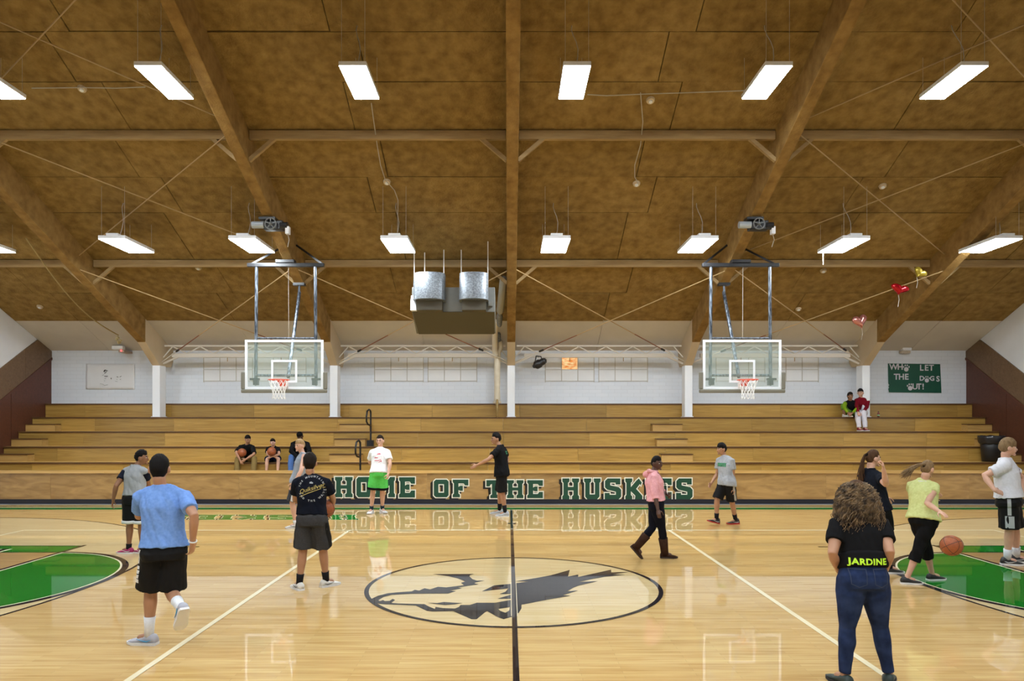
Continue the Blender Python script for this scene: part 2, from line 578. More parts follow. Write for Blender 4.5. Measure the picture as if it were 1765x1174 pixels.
# paler wood inside the three point arcs and the centre circle, darker wood in the lanes
for sgn in (-1, 1):
    bx = sgn * 11.25
    a = arc(bx, 9.1, 5.95, 6.35, 90, 270, 40, 6.2) if sgn > 0 else arc(bx, 9.1, 5.95, 6.35, 90, -90, 40, 6.2)
    pts = a + [(sgn * 14.2, a[-1][1]), (sgn * 14.2, a[0][1])]
    lines('pale_wood_zone', M_PALE, [pts], 0.0002, 0.0004)
    lines('three_point_line', M_BLACKLINE, band([(sgn * 14.2, a[0][1])] + a + [(sgn * 14.2, a[-1][1])], 0.042), 0.0016)
    fx = sgn * 7.17
    lines('lane_wood', M_LANE, [rect(min(fx, sgn * 12.8), max(fx, sgn * 12.8), 7.05, 11.3)], 0.0006, 0.0004)
    # green border strip of the lane with its small block mark
    for (ya, yb) in ((11.33, 11.92), (6.45, 7.02)):
        lines('lane_border', M_GREENCOURT, [[(fx, ya), (sgn * 12.8, ya), (sgn * 12.8, yb), (fx, yb)]], 0.0012)
        lines('lane_border_line', M_BLACKLINE, [rect(min(fx, sgn * 12.8) , max(fx, sgn * 12.8), ya - .025, ya + .02),
              rect(min(fx, sgn * 12.8), max(fx, sgn * 12.8), yb - .02, yb + .025), rect(fx - .03, fx + .03, ya, yb)], 0.0022)
    lines('lane_block_mark', M_BLACKLINE, [rect(sgn * 8.25 - .06, sgn * 8.25 + .06, 11.33, 11.62)], 0.0030)
    lines('lane_block_edge', M_CREAMLINE, [rect(sgn * 8.25 - .10, sgn * 8.25 - .06, 11.33, 11.62), rect(sgn * 8.25 + .06, sgn * 8.25 + .10, 11.33, 11.62)], 0.0030)
    # free throw half circle, green, toward the middle of the court
    h0, h1 = (-90, 90) if sgn < 0 else (90, 270)
    hc = arc(fx, 9.22, 1.80, 2.06, h0, h1, 40)
    lines('free_throw_half_circle', M_GREENCOURT, [hc], 0.0018)
    lines('free_throw_cream_edge', M_CREAMLINE, band(arc(fx, 9.22, 1.80, 2.06, h0, h1, 40), 0.03), 0.0030)
    lines('free_throw_circle_line', M_BLACKLINE, band(arc(fx, 9.22, 1.855, 2.11, h0, h1, 40), 0.085), 0.0030)
    lines('free_throw_line', M_BLACKLINE, [rect(fx - .03, fx + .03, 6.4, 11.98)], 0.0036)
    lines('free_throw_line_edge', M_CREAMLINE, [rect(fx - sgn * .05 - .015, fx - sgn * .05 + .015, 7.1, 11.3)], 0.0036)
    lines('coaching_mark', M_BLACKLINE, [rect(sgn * 5.35 - .18, sgn * 5.35 + .18, 11.80, 11.85)], 0.0030)

lines('pale_centre_disc', M_PALE, [arc(XC, 9.03, 1.83, 1.83, 0, 360, 72)[:-1]], 0.0004, 0.0004)
lines('centre_circle_line', M_BLACKLINE, band(arc(XC, 9.03, 1.84, 1.84, 0, 360, 96)[:-1], 0.055, True), 0.0028)
lines('centre_line', M_BLACKLINE, [rect(XC - .026, XC + .026, 1.4, 16.85)], 0.0046)
lines('centre_line_tick', M_BLACKLINE, [rect(XC - .085, XC + .085, 14.50, 14.60)], 0.0052)
lines('green_sideline', M_GREENCOURT, [rect(-14.2, 14.2, 16.92, 17.22)], 0.0012)
lines('pale_sideline_edge', M_CREAMLINE, [rect(-14.2, 14.2, 17.24, 17.28)], 0.0012)
lines('volleyball_sideline', M_CREAMLINE, [rect(-9.35, 9.35, 13.62, 13.68)], 0.0024)
lines('volleyball_end_line', M_CREAMLINE, [rect(-9.38, -9.33, 4.4, 13.66)], 0.0026)
lines('volleyball_end_line', M_CREAMLINE, [rect(9.33, 9.38, 4.4, 13.66)], 0.0026)
lines('volleyball_attack_line', M_CREAMLINE, [rect(-3.10, -3.04, 4.4, 13.65)], 0.0032)
lines('volleyball_attack_line', M_CREAMLINE, [rect(3.06, 3.12, 4.4, 13.65)], 0.0032)

# husky head painted in the centre circle (outline measured on the floor)
_a = lambda x, y: FL(625 + x / 6.66, 950 + y / 6.66)
_b = lambda x, y: FL(875 + x / 6.537, 950 + y / 6.537)
dog = [_a(*p) for p in [(75,565),(180,515),(290,487),(420,475),(565,465),(600,448),(650,457),(710,430),(775,443),(865,413),(960,420),(1165,395),(1130,368),(1180,352),(1090,315),(985,290),(810,267),(1275,265),(1235,278),(1225,292),(1260,325),(1310,342),(1400,342),(1310,358),(1280,372),(1330,383),(1090,420),(1140,430),(1000,457),(1070,463),(980,490),(560,492),(330,505),(240,530),(178,568),(200,578),(235,565),(255,578),(310,575),(345,552),(372,565),(330,598),(410,605),(710,613),(760,640),(830,668),(838,645),(920,658),(1060,663),(1105,645),(1125,622),(1230,622),(1310,597),(1520,597),(1712,562),(1712,550),(1550,550),(1712,500),(1712,493),(1575,495),(1640,470),(1675,430),(1370,465),(1510,397),(1712,379)]]
dog += [_b(*p) for p in [(240,345),(90,343),(330,305),(490,275),(700,215),(680,290),(795,268),(795,295),(1165,212),(1168,243),(1370,237),(1180,265),(1320,270),(1090,292),(960,315),(800,350),(1015,342),(810,388),(740,415),(670,455),(795,447),(620,500),(710,505),(450,550),(155,608),(155,650),(125,700),(50,742)]]
dog += [_a(*p) for p in [(1620,785),(1560,765),(1430,693),(1400,710),(1310,785),(1250,785),(1040,692),(800,697),(740,690),(610,628),(240,612),(140,600)]]
hole = [_a(*p) for p in [(1555,668),(1690,645),(1685,685),(1640,712),(1580,690)]]
eye = [_a(*p) for p in [(750,597),(860,600),(930,588),(1000,592),(1145,602),(1060,613),(950,622),(900,617)]]
me = curve_mesh([[(p.x, p.y) for p in q] for q in (dog, hole, eye)], extrude=0.0004)
me.transform(Matrix.Translation((0, 0, 0.0036)))
link('husky_head_emblem', me, mat('court_charcoal', (0.030, 0.028, 0.030), rough=0.6, coat=0.75, spec=0.0), floor)
ya, yb = FL(881, 1004.6).y, FL(881, 1063).y
lines('emblem_line_edge', M_CREAMLINE, [rect(XC - .036, XC - .028, yb, ya), rect(XC + .028, XC + .036, yb, ya)], 0.0052)

# HUSKIES painted on the floor, to be read from the bleachers
x = -3.45
for ch, w in zip('HUSKIES', (.60, .60, .58, .62, .30, .56, .58)):
    g = glyph(ch, w, 0.80)
    def put(me, z):
        me.transform(Matrix(((-1, 0.30, 0, x), (0, -1, 0, 15.92), (0, 0, 1, z), (0, 0, 0, 1))))
        return me
    o1 = link('floor_letter', put(curve_mesh(g, 0.0002), 0.0030), M_GREENCOURT, floor)
    link('floor_letter_outline', put(curve_mesh(g, 0.0002, 0.014), 0.0022), M_CREAMLINE, o1)
    link('floor_letter_shadow', put(curve_mesh([[(p[0] + .05, p[1] - .01) for p in q] for q in g], 0.0002, 0.012), 0.0014), M_BLACKLINE, o1)
    x -= w + 0.075

# ---- walls
mb = MB().box(-XW - .2, XW + .2, YW, YW + .2, 0, zc(YW) + .3)
wall_back = tag(mb.build('wall_back', M_WALL), 'white painted brick wall above the bleachers', 'wall', kind='structure')
mb = MB().box(-XW - .2, XW + .2, YN - .2, YN, 0, zc(YN) + .3)
tag(mb.build('wall_front', M_SIDEWALL), 'white wall behind the photographer', 'wall', kind='structure')
def gable(x0, x1):
    poly = [(YN, 0), (YW, 0), (YW, zc(YW)), (YR, zc(YR)), (YN, zc(YN))]
    return MB().prism([V((x0, y, z)) for y, z in poly], (x1 - x0, 0, 0))
wall_left = tag(gable(-XW - .2, -XW).build('wall_left', M_SIDEWALL), 'white gable end wall at the left', 'wall', kind='structure')
wall_right = tag(gable(XW, XW + .2).build('wall_right', M_SIDEWALL), 'white gable end wall at the right', 'wall', kind='structure')
# stained wood wainscot that follows the bleachers up the end walls
for par, sx in ((wall_left, -1), (wall_right, 1)):
    xa = sx * XW
    def pan(name, m, poly, th):
        MB().prism([V((xa, y, z)) for y, z in poly], (-sx * th, 0, 0)).build(name, m, par)
    top = lambda y: 4.60 - 0.64 * (21.45 - y)
    low = lambda y: 3.93 - 0.62 * (21.85 - y)
    yy = [17.0, 18.3, 19.6, 20.9]
    for i in range(3):
        pan('wainscot_board', M_BROWNBAND, [(yy[i], low(yy[i])), (yy[i + 1] - .006, low(yy[i + 1] - .006)), (yy[i + 1] - .006, top(yy[i + 1] - .006)), (yy[i], top(yy[i]))], .035)
    pan('wainscot_board', M_BROWNBAND, [(20.9, low(20.9)), (YW, low(YW)), (YW, zc(YW) - .02), (21.45, zc(21.45) - .02), (20.9, top(20.9))], .035)
    for i, (ya, yb) in enumerate(((17.0, 18.6), (18.62, 20.3), (20.32, YW))):
        pan('wainscot_panel', M_REDPANEL, [(ya, 0.02), (yb, 0.02), (yb, low(yb) - .03), (ya, low(ya) - .03)], .02)
    pan('wainscot_moulding', M_REDPANEL, [(17.0, low(17.0) - .05), (YW, low(YW) - .05), (YW, low(YW) + .02), (17.0, low(17.0) + .02)], .055)

# ---- ceiling: dark slab with fibre insulation sheets hung under it
ceiling = MB()
for sg in (1, -1):
    q = [(YR, zc(YR)), (YW + .2 if sg > 0 else YN - .2, zc(YW + .2))]
    ceiling.prism([V((-XW - .2, q[0][0], q[0][1] + .06)), V((-XW - .2, q[1][0], q[1][1] + .06)), V((-XW - .2, q[1][0], q[1][1] + .25)), V((-XW - .2, q[0][0], q[0][1] + .25))], (2 * XW + .4, 0, 0))
ceiling = tag(ceiling.build('ceiling', M_SEAM), 'brown fibre insulation ceiling sloping up from the bleachers', 'ceiling', kind='structure')
TH = math.atan(SL)
cache = {}
def ceil_panel(name, x0, x1, Y0, Y1, m, th=0.05, gap=0.017, jit=True):
    w, run = x1 - x0 - gap, (abs(Y1 - Y0) - gap * .9) / math.cos(TH)
    key = (round(w, 3), round(run, 3), name)
    if key not in cache:
        mb = MB().box(-w / 2, w / 2, -run / 2, run / 2, 0, th)
        cache[key] = mesh_of(mb)
        cache[key].materials.append(m)
    o = bpy.data.objects.new(name, cache[key])
    COL.objects.link(o)
    yc = (Y0 + Y1) / 2
    o.location = ((x0 + x1) / 2, yc, zc(yc) + (random.uniform(-.012, .0) if jit else 0))
    o.rotation_euler = ((-TH if yc > YR else TH) + (random.uniform(-.004, .004) if jit else 0), (random.uniform(-.004, .004) if jit else 0), 0)
    o.parent = ceiling
    return o
rows = [20.5, 19.2, 17.86, 16.24, 15.2, 14.03, 12.98, 12.05, 10.95, 9.95, 9.03]
edges = [-XW] + FX + [XW]
for i in range(6):
    xa, xb = edges[i], edges[i + 1]
    cols = [xa, (xa + xb) / 2, xb]
    for j in range(len(rows) - 1):
        off = 0.0 if j % 2 == 0 else (0.45 if i % 2 else -0.45)
        cc = [xa, cols[1] + off, xb]
        for k in range(2):
            ceil_panel('insulation_sheet', cc[k], cc[k + 1], rows[j], rows[j + 1], M_CEIL)
    for k in range(2):
        ceil_panel('white_ceiling_board', cols[k], cols[k + 1], 20.5, 22.1, M_WHITECEIL, gap=0.008, jit=False)
        ceil_panel('insulation_sheet', cols[k], cols[k + 1], YN, 2.4, M_CEIL)
        ceil_panel('insulation_sheet', cols[k], cols[k + 1], 2.4, 9.03, M_CEIL)

# ---- roof frames: sloped beam, painted foot, column
FN = ['leftmost', 'second from the left', 'middle', 'second from the right', 'rightmost']
for k, x in enumerate(FX):
    t = thing('roof_frame', (x, 21.4, 2.24), ['sloping brown roof beam and white column, ' + n + ' of five' for n in FN][k], 'roof beam', 'roof frames carrying the ceiling')
    hw = 0.118
    yb_ = 20.41
    ym = 2 * YR - yb_
    poly = [(YR, zb(YR)), (yb_, zb(yb_)), (yb_, zc(yb_) + .03), (YR, zc(YR) + .03), (ym, zc(ym) + .03), (ym, zb(ym))]
    b = MB()
    b.prism([V((x - hw, y, z)) for y, z in (poly[0], poly[1], poly[2], poly[3])], (2 * hw, 0, 0))
    b.prism([V((x - hw, y, z)) for y, z in (poly[0], poly[3], poly[4], poly[5])], (2 * hw, 0, 0))
    b.build('beam', M_BEAM, t, bevel=.012)
    b = MB().prism([V((x - hw, y, z)) for y, z in ((yb_, zb(yb_)), (21.25, 3.79), (21.95, 3.79), (YW - .005, 3.95), (YW - .005, zc(YW)), (yb_, zc(yb_)))], (2 * hw, 0, 0))
    b.build('painted_beam_foot', M_CREAM, t, bevel=.01)
    MB().box(x - .115, x + .115, 21.25, 21.62, 2.242, 3.79).build('column', M_WHITE, t, bevel=.01)
    MB().box(x - .14, x + .14, 21.22, 21.65, 2.242, 2.262).build('base_plate', M_WHITE, t)

# ---- purlins with knee braces
BAYS = ['far left bay', 'bay left of the left hoop', 'bay left of the middle beam', 'bay right of the middle beam', 'bay right of the right hoop', 'far right bay']
for r, (Yp, rn) in enumerate(((17.86, 'lower'), (14.03, 'upper'), (10.2, 'topmost'))):
    for i in range(6):
        xa, xb = edges[i] + (.13 if i else 0.02), edges[i + 1] - (.13 if i < 5 else 0.02)
        t = thing('ceiling_purlin', ((xa + xb) / 2, Yp, zc(Yp) - .2), '%s brown purlin with knee braces, %s' % (rn, BAYS[i]), 'purlin', 'purlins between roof beams')
        zt = zc(Yp) - .005
        MB().box(xa, xb, Yp - .05, Yp + .05, zt - .185, zt - .01).build('timber', M_PURLIN, t, bevel=.008)
        for side, xe in ((1, xa), (-1, xb)):
            if (i == 0 and side == 1) or (i == 5 and side == -1):
                continue
            MB().bar((xe + side * .50, Yp, zt - .15), (xe - side * .02, Yp, zb(Yp) + .07), .075, .075, up=(0, 1, 0)).build('knee_brace', M_PURLIN, t)

# ---- crossed tie rods under the ceiling
def rods(k0, k1, Ya, Yb, low, tag_txt):
    for (p, q, nm) in ((k0, k1, 'falling to the right'), (k1, k0, 'falling to the left')):
        sg = 1 if FX[q] > FX[p] else -1
        A = V((FX[p] + sg * .12, Ya, zb(Ya) + .05 if low else zc(Ya) - .27))
        B = V((FX[q] - sg * .12, Yb, 3.93 if low else zc(Yb) - .27))
        if p == k1:
            A.z -= .03; B.z -= .03
        t = thing('tie_rod', B, 'thin steel tie rod %s, %s' % (nm, tag_txt), 'tie rod', 'crossed roof tie rods')
        if low:
            C = A.lerp(B, .66); D = A.lerp(B, .84)
            MB().tube([A, C], .013, 6).build('rod', M_ROD, t)
            MB().tube([C, D], .015, 6).build('rusty_rod_end', M_RUSTROD, t)
            MB().tube([D, D.lerp(B, .12)], .032, 8).build('turnbuckle', M_BLACKMETAL, t)
            MB().tube([D, B], .014, 6).build('painted_rod_end', M_TRUSS, t)
        else:
            MB().tube([A, B], .012, 6).build('rod', M_ROD, t)
BN = ['left hoop bay', 'air unit bay', 'spotlight bay', 'right hoop bay']
for k in range(4):
    rods(k, k + 1, 17.3, 21.35, True, 'low in the ' + BN[k])
for k in (0, 3):
    rods(k, k + 1, 13.7, 17.25, False, 'middle of the ' + BN[k])
    rods(k, k + 1, 10.3, 13.5, False, 'top of the ' + BN[k])

# ---- light trusses between the columns
for k in range(4):
    xa, xb = FX[k] + .12, FX[k + 1] - .12
    Y = 21.45
    t = thing('wall_truss', ((xa + xb) / 2, Y, 4.08), 'cream steel zigzag truss under the eaves in the ' + BN[k], 'truss', 'eaves trusses')
    MB().box(xa + .05, xb - .05, Y - .035, Y + .035, 4.375, 4.42).build('top_chord', M_TRUSS, t)
    MB().box(xa + .28, xb - .28, Y - .05, Y + .05, 4.05, 4.165).build('bottom_chord', M_TRUSS, t)
    n = 11
    for i in range(n):
        u0 = xa + .3 + (xb - xa - .6) * i / n
        u1 = xa + .3 + (xb - xa - .6) * (i + 1) / n
        z0, z1 = (4.165, 4.375) if i % 2 else (4.375, 4.165)
        MB().bar((u0, Y, z0), (u1, Y, z1), .028, .028, up=(0, 1, 0)).build('web_bar', M_TRUSS, t)
    for xe, sg in ((xa, 1), (xb, -1)):
        MB().bar((xe, Y, 3.86), (xe + sg * .55, Y, 4.11), .05, .06, up=(0, 1, 0)).build('end_strut', M_TRUSS, t)
        MB().bar((xe, Y, 4.05), (xe + sg * .3, Y, 4.40), .03, .03, up=(0, 1, 0)).build('end_strut', M_TRUSS, t)

# ---- painted-over windows: two groups of six panes per bay
M_PANE = mat('painted_pane', (0.74, 0.765, 0.80), (0.78, 0.80, 0.83), scale=2, rough=0.4, vary=0.03)
M_WFRAME = mat('painted_window_bar', (0.50, 0.49, 0.46), rough=0.5)
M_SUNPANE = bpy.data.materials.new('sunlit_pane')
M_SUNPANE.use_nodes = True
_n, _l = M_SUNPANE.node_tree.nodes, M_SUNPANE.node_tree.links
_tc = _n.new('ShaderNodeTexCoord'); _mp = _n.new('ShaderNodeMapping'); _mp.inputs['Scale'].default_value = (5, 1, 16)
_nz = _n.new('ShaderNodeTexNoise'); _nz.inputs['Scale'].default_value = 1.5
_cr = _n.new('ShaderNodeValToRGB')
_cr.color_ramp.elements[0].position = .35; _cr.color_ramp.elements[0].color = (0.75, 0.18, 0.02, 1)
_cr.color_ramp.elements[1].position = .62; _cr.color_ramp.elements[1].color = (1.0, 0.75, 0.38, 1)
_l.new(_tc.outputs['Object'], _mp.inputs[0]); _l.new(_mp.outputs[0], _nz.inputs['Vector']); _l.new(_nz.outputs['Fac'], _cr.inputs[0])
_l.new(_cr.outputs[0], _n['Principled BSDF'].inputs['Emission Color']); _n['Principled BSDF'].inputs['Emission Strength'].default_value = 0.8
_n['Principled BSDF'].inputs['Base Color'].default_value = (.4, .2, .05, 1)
wn = 0
for k in range(4):
    xm = (FX[k] + FX[k + 1]) / 2
    for g in (0, 1):
        wn += 1
        x0 = xm - 1.595 if g == 0 else xm + .075
        z0, z1, z2 = 3.37, 3.73, 4.11
        o = MB()
        for i in range(4):
            xx = x0 + i * .507
            o.box(xx - .011, xx + .011, YW - .022, YW - .001, z0 - .04 if i in (0, 3) else z0, z2 + .04)
        o.box(x0, x0 + 1.521, YW - .020, YW - .001, z0 - .011, z0 + .008)
        o.box(x0, x0 + 1.521, YW - .020, YW - .001, z1 - .011, z1 + .008)
        o.box(x0, x0 + 1.521, YW - .020, YW - .001, z2 - .011, z2 + .011)
        win = o.build('window_%d' % wn, M_WFRAME)
        tag(win, 'painted-over six pane window, %s of the pair in the %s' % (('left', 'right')[g], BN[k]), 'window', kind='structure')
        for i in range(3):
            for j, (za, zb_) in enumerate(((z0 + .01, z1 - .013), (z1 + .01, z2 - .013))):
                sun = (k == 2 and g == 0 and i == 1 and j == 1)
                MB().box(x0 + i * .507 + .013, x0 + (i + 1) * .507 - .013, YW - .012, YW - .0005, za, zb_).build('pane', M_SUNPANE if sun else M_PANE, win)
        MB().tube([(x0 + .76, YW - .06, z2 - .02), (x0 + .76, YW - .06, z2 - .12)], .012, 6).build('window_latch', M_ROD, win)

# ================================================================== BLEACHERS
ROW = [(19.4, 0.986), (20.0, 1.40), (20.6, 1.82), (21.2, 2.24), (21.8, 2.66)]
XB = 14.27
bl = thing('bleachers', (0, 20, 0), 'long stepped bleachers of golden varnished boards along the back wall', 'bleachers')
def board_row(name, m, Y0, Y1, z0, z1, px_joints, Yj):
    xs = [-XB] + [(p - CX) * Yj / FPX for p in px_joints] + [XB]
    xs = sorted(x for x in xs if -XB - .001 <= x <= XB + .001)
    for a, b in zip(xs[:-1], xs[1:]):
        if b - a > .02:
            MB().box(a + .002, b - .002, Y0, Y1 + random.uniform(-.002, 0), z0, z1).build(name, m, bl)
J = [[-100, 55, 212, 370, 527, 684, 841, 999, 1156, 1313, 1470, 1627, 1784],
     [-51, 99, 243, 388, 540, 692, 844, 996, 1147, 1298, 1449, 1596, 1670],
     [-3, 144, 284, 430, 575, 720, 868, 1016, 1163, 1310, 1454, 1597],
     [25, 163, 300, 440, 582, 725, 867, 1011, 1154, 1296, 1437, 1577],
     [147, 295, 438, 602, 745, 895, 1045, 1195, 1345, 1500, 1650]]
zprev = 0.566
for i, (Y, z) in enumerate(ROW):
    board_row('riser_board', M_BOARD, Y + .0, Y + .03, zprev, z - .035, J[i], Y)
    yend = ROW[i + 1][0] + .02 if i < 4 else YW - .003
    js = [p + 60 for p in J[i]]
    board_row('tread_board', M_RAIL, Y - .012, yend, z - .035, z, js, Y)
    MB().box(-XB, XB, Y - .030, Y - .012, z - .038, z - .001).build('nosing_shade_strip', M_NOSING_SHADE, bl)  # dark strip paints the shade line along each tread's front edge
    zprev = z
MB().box(-XB, XB, 17.98, 19.42, 0.53, 0.566).build('walkway_deck', M_BOARD, bl)
board_row('front_panel', M_FRONT, 17.95, 17.98, 0.0, 0.79, [87, 250, 412, 574, 736, 898, 1100, 1262, 1424, 1671], 17.95)
board_row('front_rail', M_RAIL, 17.92, 18.02, 0.79, 0.862, [-60, 180, 420, 660, 900, 1140, 1380, 1620], 17.95)
base = MB().box(-XB, XB, 17.935, 17.949, 0.0, 0.132).build('rubber_base', M_NAVY, bl)
MB().box(-XB, XB, 17.915, 17.934, 0.0, 0.014).build('base_strip', mat('pale_blue_strip', (.16, .20, .26), rough=.5), bl)
# half-height aisle steps
for (xa, xb) in ((-XB, -13.4), (-4.99, -4.12), (4.25, 5.12), (13.55, XB)):
    for i in range(1, 4):
        Y, z = ROW[i]
        if i == 1:
            pass
        zz = ROW[i - 1][1]
        MB().box(xa, xb, Y - .30, Y - .001, zz + .001, zz + .19).build('aisle_step', M_STEP, bl)
        MB().box(xa - .01, xb + .01, Y - .32, Y - .031, zz + .19, zz + .215).build('aisle_step_nosing', M_NOSING_SHADE, bl)
    MB().box(xa, xb, 19.05, 19.395, .567, .77).build('aisle_step', M_STEP, bl)
# lettering on the front panel
def letter(ch, x0, x1, y0, y1):
    Yl = 17.94
    a, b = W(x0, y1, Yl), W(x1, y0, Yl)
    g = glyph(ch, b.x - a.x, b.z - a.z)
    def put(me, dy, dx=0, dz=0):
        me.transform(Matrix(((1, 0, 0, a.x + dx), (0, 0, -1, 17.949 - dy), (0, 1, 0, a.z + dz), (0, 0, 0, 1))))
        return me
    o = link('letter', put(curve_mesh(g, .0015, -0.004), .007), M_GREENL, bl)
    link('letter_outline', put(curve_mesh(g, .0015, .022), .004), M_CREAML, o)
    link('letter_shadow', put(curve_mesh(g, .0008, .020), .0012, -.062, -.045), M_BLACKL, o)
for ch, x0, x1, y0, y1 in [('H',577,608,822,857.5),('O',614,640,822,857.5),('M',646,681,822,857.5),('E',687.5,715.5,822.5,858),
                           ('O',747.5,773.5,826.5,857.5),('F',780,807.5,826.5,857.5),
                           ('T',838,866,827.5,859),('H',873.5,902.5,827.5,859),('E',908.5,936,827.5,859),
                           ('H',969,998.5,824.5,861),('U',1006.5,1035.5,824.5,861),('S',1042,1071,824.5,861),('K',1077.5,1107.5,824.5,861),('I',1113,1126,824.5,861),('E',1132,1158,824.5,861),('S',1165,1194,824.5,861)]:
    letter(ch, x0, x1, y0, y1)
# ================================================================== LAMPS
def lamp(x, yn, yf, z, w, label, hump, group):
    yc = (yn + yf) / 2
    t = thing('fluorescent_light', (x, yc, z), label, 'ceiling light', group)
    h = .085
    MB().box(x - w / 2, x + w / 2, yn, yf, z + .012, z + h).build('housing', M_FIXTURE, t, bevel=.01)
    if hump:
        MB().box(x - w * .22, x + w * .22, yn + .01, yf - .01, z + h, z + h + .05).build('ballast_cover', M_FIXTURE, t, bevel=.008)
    MB().box(x - w / 2 + .012, x + w / 2 - .012, yn + .012, yf - .012, z, z + .0115).build('diffuser', M_LAMP, t)
    for sx in (-1, 1):
        for yy in (yn + .06, yf - .06):
            MB().tube([(x + sx * w * .42, yy, z + h), (x + sx * w * .42, yy, zc(yy))], .0035, 5).build('hanger_cable', M_CABLE, t)
    yy = yn + .3
    pts = [V((x + .05 * math.sin(i * .9), yy + .25 * i / 6, z + h + (zc(yy + .25 * i / 6) - z - h) * (i / 6) ** .8)) for i in range(7)]
    MB().tube(pts, .008, 5).build('power_cord', M_CABLE, t)
    return t
UP = [(-9.25, 'cut off at the left edge'), (-6.12, 'left of the left sloping beam'), (-2.65, 'just left of the middle beam'), (1.16, 'just right of the middle beam'), (4.58, 'left of the right sloping beam'), (7.9, 'rightmost')]
for x, n in UP:
    lamp(x * .951, 11.4, 12.58, 7.82, .45, 'glowing white panel light in the upper row, ' + n, False, 'upper row of ceiling lights')
LO = [(-12.3, 'cut off at the left edge'), (-8.93, 'second from the left'), (-6.0, 'above the left hoop'), (-2.58, 'above the air unit'), (1.08, 'just right of the middle beam'), (4.41, 'above the right hoop'), (7.82, 'with a dangling pull chain'), (11.25, 'rightmost, partly behind a beam')]
for x, n in LO:
    x *= .968
    t = lamp(x, 15.4, 16.68, 6.07, .60, 'glowing white panel light in the lower row, ' + n, True, 'lower row of ceiling lights')
    if 'chain' in n:
        MB().tube([(x - .2, 16.6, 6.07), (x - .2, 16.6, 5.78)], .012, 6).build('pull_chain', M_CABLE, t)
# the other slope of the roof, over the photographer, carries the same lamps
for r, yn in ((0, 4.85), (1, .8)):
    for i, x in enumerate((-9.25, -5.9, -2.6, 1.1, 4.5, 7.9)):
        z = 7.82 if r == 0 else 6.07
        lamp(x, yn, yn + 1.24, z, .5, 'white panel light over the near side of the court, outside the view', False, 'ceiling lights over the near half')

